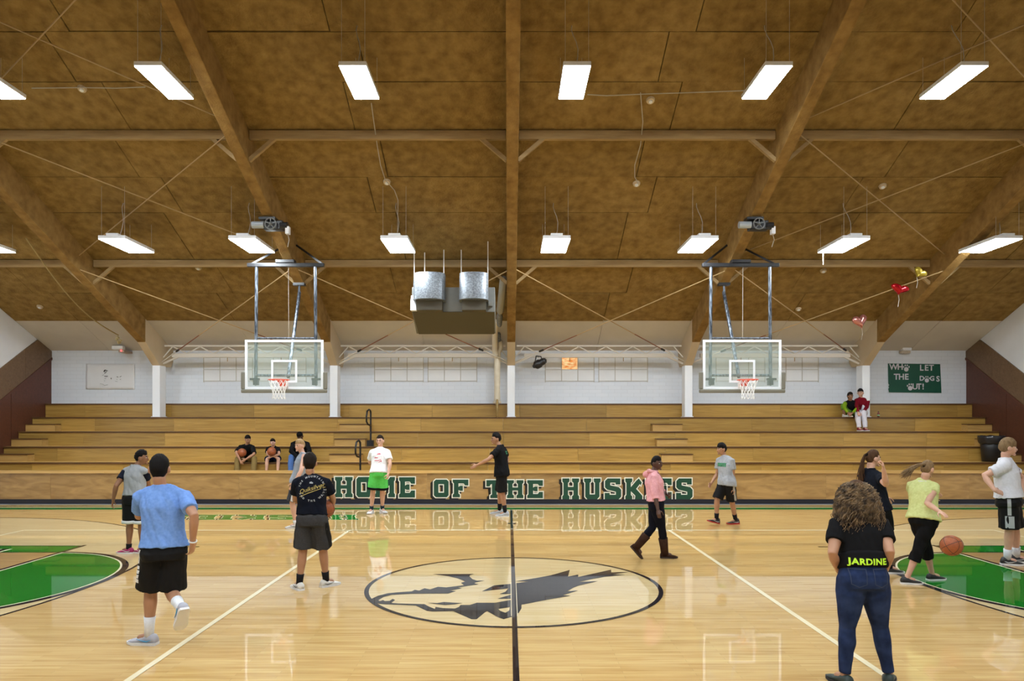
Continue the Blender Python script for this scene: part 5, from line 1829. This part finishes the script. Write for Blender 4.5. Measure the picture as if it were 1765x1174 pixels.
gl.tube([hs(1.10, -.05, .02), hs(1.07, .5, .03), hs(.95, .92, .03)], .004, 5)
gl.tube([hs(-.95, .92, .03), hs(0, 1.06, .06), hs(.95, .92, .03)], .004, 5)
gl.build('glasses', M_BLACKMETAL, p.t)
basketball(W(560.5, 877, 9.03), 'basketball held at the waist of the navy tee person', (.4, .3, .8))

# ---- blond in the grey sleeveless top
p = Person('blond person in grey sleeveless top looking back, behind the navy tee', 1.774, (513, 829, 13.96), (523, 784), 185, 205, head=(516.5, 768), hyaw=238, skin='light', vox=.010)
p.hairmat = HBL
p.set_arm('L', (519, 812, -1), (507, 833, -1), curl=.3)
p.set_arm('R', (526, 812, 1), (516, 832, 1))
p.set_leg('L', 510, 904, 182); p.set_leg('R', 530, 900, 185)
p.make_body(); p.hair(thick=1.14, line=.42, amp=.05, back=-.45, sides=.05, fringe=.08)
p.shirt(cloth('grey_tank', lin(142, 150, 162)), hem=.50, sleeve=0, ease=.015, seed=11)
p.bottoms(cloth('grey_shorts', lin(60, 64, 72)), to=.92, ease=.017, r0=.066, r1=.066, seed=12)
side_stripe(p, 'L', C_WHITEP, .05, .2, 1.0)
p.socks(SOCK_W, .2)
p.shoes(mat('shoe_white', (.7, .69, .66)), W_SOLE, accent=mat('accent_black', (.02, .02, .02)))

# ---- three sitting on the first bench
def seated(label, H, pel, neck, head, hyaw, hpitch, skin, armR, armL, kR, kL, Yk, zfoot, seat, yaw=270, hm=HB, Yf=None, **kw):
    p = Person(label, H, pel, neck, yaw, head=head, hyaw=hyaw, hpitch=hpitch, skin=skin, nsign=-1, seat=seat, vox=.0105, **kw)
    p.hairmat = hm
    p.set_arm('R', *armR, curl=.6); p.set_arm('L', *armL, curl=.6)
    for sd, k in (('R', kR), ('L', kL)):
        K = W(k[0], k[1], Yk)
        A = V((K.x, Yf or Yk - .08, zfoot + .045 * H))
        p.set_leg3(sd, K, A, yaw, 0)
    p.make_body()
    return p
p = seated('person in black tee and khaki trousers sitting with a ball under the arm', 1.68, (425, 795, 19.74), (425, 769), (427, 758), 275, -12, 'tan', ((407, 780, -1), (414, 794, -1)), ((438, 783, -1), (420, 794, -1)), (409.5, 791), (438.5, 790), 19.28, .566, 1.085)
p.hair(thick=1.16, line=.40, amp=.05, back=-.4)
p.shirt(C_BLACK, hem=.50, sleeve=.85, ease=.016, seed=14)
p.bottoms(cloth('khaki', lin(128, 108, 66)), to=1.95, ease=.014, r0=.062, r1=.042, shin=.045, name='trousers', seed=15)
p.shoes(mat('shoe_dark', (.03, .03, .03)), W_SOLE)
basketball(W(417, 780.5, 19.28), 'basketball under the arm of the seated khaki trousers person', (.8, .2, .1))
p = seated('child in black and white jersey sitting hugging a ball on the bench', 1.48, (470, 795, 19.74), (470.5, 772), (470, 763), 268, -8, 'light', ((461, 783, -1), (474, 788, -1)), ((481, 783, -1), (466, 788, -1)), (460.5, 792), (480, 791), 19.33, .566, 1.07, hm=HDB)
p.hair(thick=1.14, line=.42, amp=.06, back=-.4)
p.shirt(C_BLACK, hem=.51, sleeve=.6, ease=.016, seed=16)
p.bottoms(cloth('navy_shorts', lin(20, 26, 52)), to=.85, ease=.018, r0=.066, r1=.064, seed=17)
p.socks(SOCK_W, .3); p.shoes(mat('shoe_dark', (.03, .03, .03)), W_SOLE)
basketball(W(468.3, 778.5, 19.20), 'basketball hugged on the lap of the seated child', (.3, .9, .4))
p = seated('person in black hoodie and blue jeans sitting bent forward behind the blond', 1.75, (516, 795, 19.74), (517.5, 763), (517, 752), 265, -38, 'dark', ((502, 778, -1), (513, 788, -1)), ((534, 778, -1), (523, 789, -1)), (502, 787), (525, 788), 19.27, .566, 1.09, build=1.1)
p.hair(thick=1.14, line=.35, amp=.05, back=-.5)
p.shirt(C_BLACK, hem=.49, sleeve=1.95, sl_r=.028, ease=.022, name='hoodie', seed=18)
p.bottoms(cloth('blue_jeans', lin(78, 110, 165)), to=1.95, ease=.012, r0=.060, r1=.040, shin=.042, name='jeans', seed=19)
p.shoes(mat('shoe_dark', (.03, .03, .03)), W_SOLE)

# ---- white tee, green shorts
p = Person('person in white tee and bright green shorts facing us under the lettering', 1.79, (653, 814, 16.1), (655, 776), 272, head=(655, 759), hyaw=262, skin='light', vox=.010)
p.hairmat = HDB
p.set_arm('R', (637, 797, 1), (646, 810, 1))
p.set_arm('L', (672.5, 799, -1), (669, 818, -1), curl=.9)
p.set_leg('R', 640, 879, 262); p.set_leg('L', 659, 878, 305)
p.make_body(); p.hair(thick=1.12, line=.50, amp=.07, back=-.35, sides=.05)
tee = p.shirt(cloth('white_tee', (.80, .81, .84)), hem=.515, ease=.020, sleeve=.66, sl_r=.050, seed=20, amp=.009)
m_red = mat('print_red', (.60, .06, .09), rough=.6)
sc = strip_mesh([[(-.05, .10), (.03, .10), (.05, .115), (.01, .13), (-.03, .12)], [(-.10, .015), (-.02, .018), (-.02, .034), (-.09, .036)], [(-.10, -.035), (-.085, -.05), (.0, -.045), (.06, -.015), (.055, -.005), (.0, -.03), (-.085, -.036)], [(.0, -.085), (.055, -.03), (.065, -.035), (.07, -.075), (.055, -.075), (.045, -.055), (.01, -.09)]])
place_text(p, sc, tee, p.P.lerp(p.N, .62) + p.fs * .1, -p.rs, p.up, -p.fs, m_red, 'red_print')
p.bottoms(cloth('green_shorts', lin(84, 196, 88), lin(100, 208, 100)), to=.88, ease=.018, r0=.062, r1=.074, seed=21, hem=C_BLACK)
p.socks(cloth('sock_teal', (.012, .03, .045)), .22)
p.shoes(mat('shoe_bright_white', (.78, .78, .80), rough=.45), W_SOLE, high=.004)

# ---- all black with reaching arm
p = Person('person all in black with grey sneakers, arm stretched to the left', 1.868, (865, 813, 15.7), (862.5, 772), 168, 160, head=(855, 757), hyaw=196, skin='tan', vox=.010)
p.hairmat = HB
p.set_arm('L', (842, 792, -1), (822, 802, -1), curl=.3, palm=(0, 1, -.3))
p.set_arm('R', (875, 791, 1), (870, 806, -1))
p.set_leg('L', 871, 884, 182); p.set_leg('R', 861, 880, 186)
p.make_body(); p.hair(thick=1.17, line=.42, amp=.09, back=-.45, scale=10)
tee = p.shirt(C_BLACK, hem=.478, ease=.019, sleeve=.62, sl_r=.046, seed=23)
place_text(p, strip_mesh([[(-.06, .06), (.05, .065), (.05, .09), (-.06, .088)], [(-.05, .02), (.04, .02), (.04, .05), (-.05, .048)]]), tee, p.P.lerp(p.N, .70), p.rs, p.up, p.fs, mat('print_green', (.01, .16, .07), rough=.6), 'back_print')
p.bottoms(C_BLACKS, to=.97, ease=.018, r0=.060, r1=.068, seed=24)
p.socks(SOCK_B, .38)
p.shoes(mat('shoe_pale_grey', (.42, .45, .50), rough=.5), W_SOLE, high=.010, lace=mat('lace_grey', (.5, .52, .55)))

# ---- pink hoodie and boots
p = Person('person in pink hoodie, dark leggings and brown boots striding right', 1.587, (1131, 867, 10.8), (1126.5, 818), 350, head=(1132, 799), hyaw=315, skin='dark', vox=.0085, female=True, build=1.1)
p.hairmat = HB
p.set_arm('R', (1129, 853, -1), (1134, 879, -1), curl=.5)
p.set_arm('L', (1141, 848, 1), (1152, 854, -1), curl=.8)
p.set_leg('R', 1146, 954, 352)
K = solve(p.hip['L'], 1124, 912, .245 * p.H, 1)
A = solve(K, 1097, 944, .240 * p.H, 1)
p.set_leg3('L', K, A, 345, -48)
p.make_body(); p.hair(thick=1.09, line=.42, amp=.04, back=-.55, sides=-.05)
pink = cloth('pink_hoodie', lin(222, 156, 162), lin(232, 172, 176))
hd = p.shirt(pink, hem=.555, ease=.022, sleeve=1.30, sl_r=.036, flare=.004, name='hoodie', seed=26)
hb = MB()
for k in range(7):
    a = math.radians(-30 + 40 * k)
    hb.ball(p.N - p.fs * .03 + p.rs * (.075 * math.cos(a)) + p.fs * (.075 * math.sin(a)) + V((0, 0, .045 - .02 * math.sin(a))), .04, .04, .032, nu=10, nv=8)
hb.ball(p.N - p.fs * .095 + V((0, 0, .0)), .075, .05, .06)
link('hood', remesh(hb, .009, 4), pink, p.t)
place_text(p, strip_mesh([[(-.055, -.10), (.055, -.10), (.055, .06), (-.055, .06)]]), hd, p.P.lerp(p.N, .38), -p.rs, p.up, -p.fs, mat('photo_print', (.16, .15, .17), (.5, .42, .42), scale=25, rough=.6), 'photo_print')

ln = MB().tube([p.N + p.fs * .05 + p.rs * .05 + V((0, 0, .05)), p.P.lerp(p.N, .78) + p.fs * .155 + p.rs * .03, p.P.lerp(p.N, .30) + p.fs * .165], .006, 6)
ln.build('lanyard', C_BLACK, p.t)
p.bottoms(cloth('dark_leggings', lin(16, 17, 28)), to=1.5, ease=.002, r0=.058, r1=.026, shin=.034, name='leggings', seed=27, amp=.004)
M_BOOT = mat('boot_suede', (.036, .017, .010), (.055, .027, .017), scale=20, rough=.95, spec=.1)
p.shoes(M_BOOT, mat('boot_sole', (.035, .02, .013), rough=.8), boot=.62, high=.006, scale=1.03)
MB().ball(p.hp(-1.1, -.05, -.28), .008, .008, .008, nu=8, nv=6).build('earring', C_WHITEP, p.t)

# ---- grey tee walking left
p = Person('person in grey tee and black striped shorts walking left past the lettering', 1.685, (1253, 830, 14.27), (1250, 790), 203, 210, head=(1243.5, 774), hyaw=196, skin='tan', vox=.010)
p.hairmat = HB
p.set_arm('R', (1236, 819, 1), (1226, 833, -1), curl=.4)
p.set_arm('L', (1263.5, 820, -1), (1265.5, 842, -1), curl=.4)
p.set_leg('R', 1235, 896, 196, z=.105, pitch=14); p.set_leg('L', 1268, 897, 192)
p.make_body(); p.hair(thick=1.18, line=.30, amp=.06, back=-.6, sides=-.25, fringe=.05)
tee = p.shirt(cloth('grey_tee', lin(150, 154, 160), lin(165, 168, 173)), hem=.478, ease=.018, sleeve=.62, sl_r=.046, seed=29)
mg = mat('print_kelly', (.03, .22, .09), rough=.6)
place_text(p, strip_mesh([[(-.13, -.03), (-.10, -.05), (-.09, .03), (-.12, .03)]] + [[(-.08 + .033 * k, -.035), (-.054 + .033 * k, -.035), (-.054 + .033 * k, .04), (-.08 + .033 * k, .04)] for k in range(6)] + [[(-.13, .026), (.12, .030), (.12, .042), (-.13, .040)]]), tee, p.P.lerp(p.N, .72), -p.rs, p.up, -p.fs, mg, 'green_print')
p.bottoms(C_BLACKS, to=.92, ease=.017, r0=.060, r1=.066, seed=30)
for sd in 'LR':
    side_stripe(p, sd, mat('stripe_silver', (.36, .36, .36), rough=.6), .055, .05, 1.0)
p.socks(SOCK_B, .34)
p.shoes(mat('shoe_charcoal', (.025, .022, .024), rough=.5), mat('sole_red', (.40, .02, .02), rough=.5), high=.014, accent=C_WHITEP, lace=mat('lace_red', (.45, .02, .02)))

# ---- girl with big curly hair, back to us
p = Person('person with big curly brown hair in black tee and jeans, back to us', 1.62, (1487, 996, 5.55), (1480.5, 896), 88, head=(1476, 854), hyaw=92, skin='tan', vox=.0072, female=True, build=1.17)
p.hairmat = HBR
p.set_arm('L', (1435, 955, -1), (1446, 985, 1), curl=.5)
p.set_arm('R', (1534, 953, -1), (1525, 985, 1), curl=.5)
p.set_leg('L', 1456, 1166, 105); p.set_leg('R', 1532, 1164, 60)
p.make_body(); p.hair(thick=1.16, line=.45, amp=.05, back=-.75, sides=-.5)
tee = p.shirt(C_BLACK, hem=.635, ease=.010, sleeve=.58, sl_r=.042, flare=-.004, seed=32, amp=.007)
waist = MB().loft([p.ring(*q) for q in ((.574, .096, .074), (.582, .101, .079), (.640, .099, .078), (.655, .086, .066))])
wb = link('waist_wrap', wrinkle(remesh(waist, .008, 2), .002, 14, 8, 3), C_BLACK, p.t)
NEON = mat('print_neon', (.50, .80, .02), rough=.6)
tm = text_mesh('JARDINE', .068, 0, .0026, spacing=1.10)
place_text(p, tm, wb, p.P + (p.N - p.P) * ((.624 - .53) / .285) - p.fs * .15 - p.rs * .014, p.rs, p.up, p.fs, NEON, 'waist_print', .007)
p.bottoms(cloth('denim', lin(24, 34, 64), lin(44, 60, 98), scale=9), to=1.93, ease=.004, r0=.062, r1=.026, shin=.037, name='jeans', seed=33, amp=.006, top=.615)
m_st = mat('jeans_stitch', (.03, .045, .09), rough=.8)
for sg in (-1, 1):
    c = p.ring(.55, .0, .0)[0] + p.rh * (sg * .085) - p.fh * .12
    me = strip_mesh([[(-.06, .06), (.06, .06), (.06, .054), (-.06, .054)], [(-.06, .06), (-.054, .06), (-.05, -.05), (-.056, -.05)], [(.06, .06), (.054, .06), (.05, -.05), (.056, -.05)], [(-.056, -.05), (0, -.075), (.056, -.05), (.056, -.056), (0, -.081), (-.056, -.056)]])
    place_text(p, me, p.low, c, p.rh, V((0, 0, 1)), p.fh, m_st, 'back_pocket', .003)
p.shoes(mat('shoe_dark_green', (.02, .035, .03), rough=.5), B_SOLE, lace=mat('lace_lime', (.35, .6, .05)))
random.seed(11)
sl = []
for i in range(1500):
    az = random.uniform(0, 2 * PI)
    el = random.uniform(-.15, 1.0) ** 1 if i % 3 else random.uniform(.4, 1.0)
    fx_, fy_ = math.cos(az), math.sin(az)
    if fy_ > .55 and el < .75:
        continue
    ce = math.sqrt(max(0, 1 - el * el))
    root = p.hp(fx_ * ce * 1.0, fy_ * ce * 1.0 - .05, el)
    out = (p.hr * fx_ + p.hf * fy_)
    wdt = random.uniform(.55, 1.0)
    drop = random.uniform(.10, .29) if fy_ < .3 else random.uniform(.06, .18)
    lat = abs(fx_)
    rad = (.085 + .105 * lat) * wdt * (.72 + drop * 1.25) + .02
    end = p.hc + out * rad - V((0, 0, drop)) - p.hf * .035
    mid = root + out * (.05 + .06 * wdt * lat) + V((0, 0, .045 - .02 * (1 - el)))
    ph = random.uniform(0, 6.28); tw = random.uniform(5, 9); am = random.uniform(.008, .018)
    pts = []
    n = 22
    for k in range(n + 1):
        u = k / n
        q = root * (1 - u) ** 2 + mid * 2 * u * (1 - u) + end * u * u
        am2 = am * min(1, u * 4)
        t_ = (end - root).normalized()
        o1 = t_.orthogonal().normalized(); o2 = t_.cross(o1)
        pts.append(q + o1 * (am2 * math.cos(ph + tw * 2 * PI * u)) + o2 * (am2 * math.sin(ph + tw * 2 * PI * u)))
    sl.append(pts)
mbh = MB()
for pts in sl:
    mbh.tube(pts, [.0036 * (1 - .5 * (i / 22) ** 2) for i in range(23)], 3, cap=None)
M_CURL = mat('hair_curly_brown', (.040, .022, .010), (.30, .19, .09), scale=11, rough=.5, stretch=(2, 2, 2.2), contrast=(.36, .66))
core = MB()
core.ball(p.hc - p.hf * .02, .088, .10, .10)
core.ball(p.hc - p.hf * .055 - V((0, 0, .08)), .135, .075, .10)
core.ball(p.hc - p.hf * .06 - V((0, 0, .14)), .145, .060, .085)
ch = link('curly_hair_mass', wrinkle(remesh(core, .009, 4), .012, 26, 26, 4), hair_mat('curl_core', (.020, .011, .006), (.07, .04, .02)), p.t)
link('curls', mesh_of(mbh, True), M_CURL, ch)

# ---- girl in navy with a ponytail, hand at her mouth
p = Person('person with long brown ponytail in navy tee, hand raised to the mouth', 1.717, (1513, 876, 9.7), (1500, 815), 12, 15, head=(1505, 791), hyaw=6, skin='light', vox=.0085, female=True)
p.hairmat = HBR
p.set_arm('R', (1527, 835, -1), (1523, 809, -1), hand=V((-.1, .1, 1)), curl=.9, palm=(-.8, .3, 0), thumb=(-1, 0, .5))
p.set_arm('L', (1512, 843, 1), (1526, 858, 1))
p.set_leg('R', 1533, 979, 0); p.set_leg('L', 1519, 976, 10)
p.make_body(); p.hair(thick=1.09, line=.45, amp=.025, back=-.5, sides=-.1)
p.shirt(cloth('navy_tee2', lin(20, 24, 34)), hem=.52, ease=.016, sleeve=.6, sl_r=.045, seed=35)
p.bottoms(C_BLACKS, to=.72, ease=.016, r0=.064, r1=.064, seed=36)
p.socks(SOCK_B, .12)
p.shoes(mat('shoe_dark', (.03, .03, .03)), W_SOLE)
def ponytail(p, root, ctrl, end, n, r, spread, seed):
    random.seed(seed)
    L_ = []
    for i in range(n):
        j = lambda s: V((random.gauss(0, s), random.gauss(0, s), random.gauss(0, s)))
        a, b, c = root + j(.010), ctrl + j(spread * .55), end + j(spread)
        L_.append([a * (1 - u) ** 2 + b * 2 * u * (1 - u) + c * u * u for u in [k / 8 for k in range(9)]])
    o = p.strands(L_, r)
    MB().tube([root - (ctrl - root).normalized() * .012, root + (ctrl - root).normalized() * .014], .026, 10).build('hair_tie', C_BLACK, o)
rt = p.hp(0, -1.05, .45)
ponytail(p, rt, rt - p.hf * .10 - V((0, 0, .04)), rt - p.hf * .075 - V((0, 0, .42)), 120, .008, .022, 5)

# ---- girl in the yellow top dribbling
p = Person('person in pale yellow top and rolled black trousers dribbling a ball', 1.606, (1592, 893, 9.1), (1591, 833), 42, 38, head=(1599, 808), hyaw=28, hpitch=-6, skin='light', vox=.0085, female=True)
p.hairmat = HLB
p.set_arm('R', (1598, 868, -1), (1620, 882, -1), curl=.18, palm=(0, 0, -1), thumb=(-.6, .8, 0))
p.set_arm('L', (1572, 862, 1), (1604, 856, 1), curl=.25)
p.set_leg('R', 1563, 997, 348); p.set_leg('L', 1607, 991, 8)
p.make_body(); p.hair(thick=1.09, line=.45, amp=.03, back=-.5, sides=-.1)
p.shirt(cloth('yellow_top', lin(196, 204, 134), lin(210, 217, 152)), hem=.515, ease=.024, sleeve=.30, sl_r=.044, flare=.012, seed=38)
p.bottoms(C_BLACK, to=1.42, ease=.014, r0=.062, r1=.044, shin=.047, name='rolled_trousers', seed=39, amp=.016)
p.shoes(mat('shoe_black_low', (.014, .014, .016), rough=.5), W_SOLE)
rt = p.hp(0, -1.02, .45)
ponytail(p, rt, rt + V((-.12, -.02, .02)), rt + V((-.27, -.05, -.13)), 110, .007, .030, 6)
cl = MB().tube([p.N + (p.rs * math.cos(a) + p.fs * math.sin(a)) * .072 + V((0, 0, .028)) for a in [2 * PI * i / 16 for i in range(17)]], .009, 6, cap=None)
cl.build('collar', C_WHITEP, p.t)
basketball(W(1640, 940.5, 8.25), 'basketball bouncing in the air beside the yellow top person', (.9, .5, .3))

# ---- tall blond in a white tee at the right edge
p = Person('tall blond person in white tee and black striped shorts, hand on hip', 1.855, (1739, 858, 10.3), (1733, 797), 322, 325, head=(1738, 770), hyaw=345, skin='light', build=1.15, vox=.0088)
p.hairmat = HLB
p.set_arm('R', (1696, 820, -1), (1715, 846, -1), hand=V((.9, .1, -.25)), curl=.25, palm=(0, .8, -.5), thumb=(0, .3, .8))
p.set_arm('L', (1763, 825, 1), (1762, 848, -1))
p.set_leg('R', 1736, 964, 345); p.set_leg('L', 1752, 960, 335)
p.make_body(); p.hair(thick=1.20, line=.22, amp=.05, back=-.55, sides=-.3, fringe=.08)
tee = p.shirt(cloth('pale_tee', lin(204, 205, 212)), hem=.535, ease=.019, sleeve=.66, sl_r=.046, seed=41)
mm = mat('print_plum', (.16, .05, .11), rough=.6)
dm = [[(-.10, 0), (0, .085), (0, .068), (-.078, 0)], [(.10, 0), (0, .085), (0, .068), (.078, 0)], [(-.10, 0), (0, -.085), (0, -.068), (-.078, 0)], [(.10, 0), (0, -.085), (0, -.068), (.078, 0)], [(-.03, -.03), (.0, .04), (.03, -.03), (.015, -.03), (0, .01), (-.015, -.03)], [(-.055, -.008), (.055, -.008), (.055, .006), (-.055, .006)]]
place_text(p, strip_mesh(dm), tee, p.P.lerp(p.N, .70), -p.rs, p.up, -p.fs, mm, 'diamond_print')
p.bottoms(C_BLACKS, to=.95, ease=.018, r0=.058, r1=.064, seed=42)
side_stripe(p, 'R', mat('stripe_grey', (.42, .45, .48), rough=.6), .045, .0, .55, fwd=.1)
side_stripe(p, 'R', mat('stripe_grey', (.42, .45, .48), rough=.6), .11, .58, .98, fwd=.1)
p.socks(cloth('sock_pale', (.62, .64, .68)), .34, r=.027)
p.shoes(mat('shoe_black_low', (.014, .014, .016), rough=.5), W_SOLE, high=.006, accent=C_WHITEP)

# ---- the pair on the top bench
p = seated('person in black and neon green tracksuit sitting on the top bench', 1.62, (1466, 715, 21.52), (1466, 693), (1465.5, 683), 285, 0, 'brown', ((1455, 703, -1), (1462, 712, -1)), ((1478, 704, -1), (1469, 712, -1)), (1453, 699), (1461, 709), 21.25, 2.241, 2.335, hm=HDB)
p.hair(thick=1.16, line=.42, amp=.04, back=-.9, sides=-.75)
M_NEON = cloth('neon', lin(118, 150, 28))
p.shirt(C_BLACK, hem=.50, sleeve=1.9, sl_r=.028, sl_m=M_NEON, ease=.018, name='jacket', seed=44)
p.bottoms(cloth('neon_leggings', lin(120, 165, 60), lin(60, 80, 40), scale=18), to=1.5, ease=.010, r0=.058, r1=.036, shin=.038, name='leggings', seed=45)
p.shoes(mat('shoe_white', (.7, .69, .66)), W_SOLE)
p = seated('person in dark red jacket and white trousers sitting on the top bench', 1.74, (1486, 715, 21.52), (1486, 688), (1483, 677.5), 235, -6, 'light', ((1477, 701, -1), (1479, 711, -1)), ((1494, 702, -1), (1487, 711, -1)), (1478, 712), (1488.5, 711), 21.02, 1.821, 2.345, hm=HB, Yf=20.92)
p.hair(thick=1.16, line=.42, amp=.06, back=-.4, sides=.0)
p.shirt(cloth('dark_red', lin(112, 16, 30)), hem=.49, sleeve=1.92, sl_r=.028, ease=.018, name='jacket', seed=46)
p.bottoms(cloth('white_trousers', (.68, .66, .72)), to=1.93, ease=.012, r0=.058, r1=.038, shin=.040, name='trousers', seed=47)
p.shoes(mat('shoe_red', (.22, .01, .02), rough=.5), W_SOLE, high=.01)
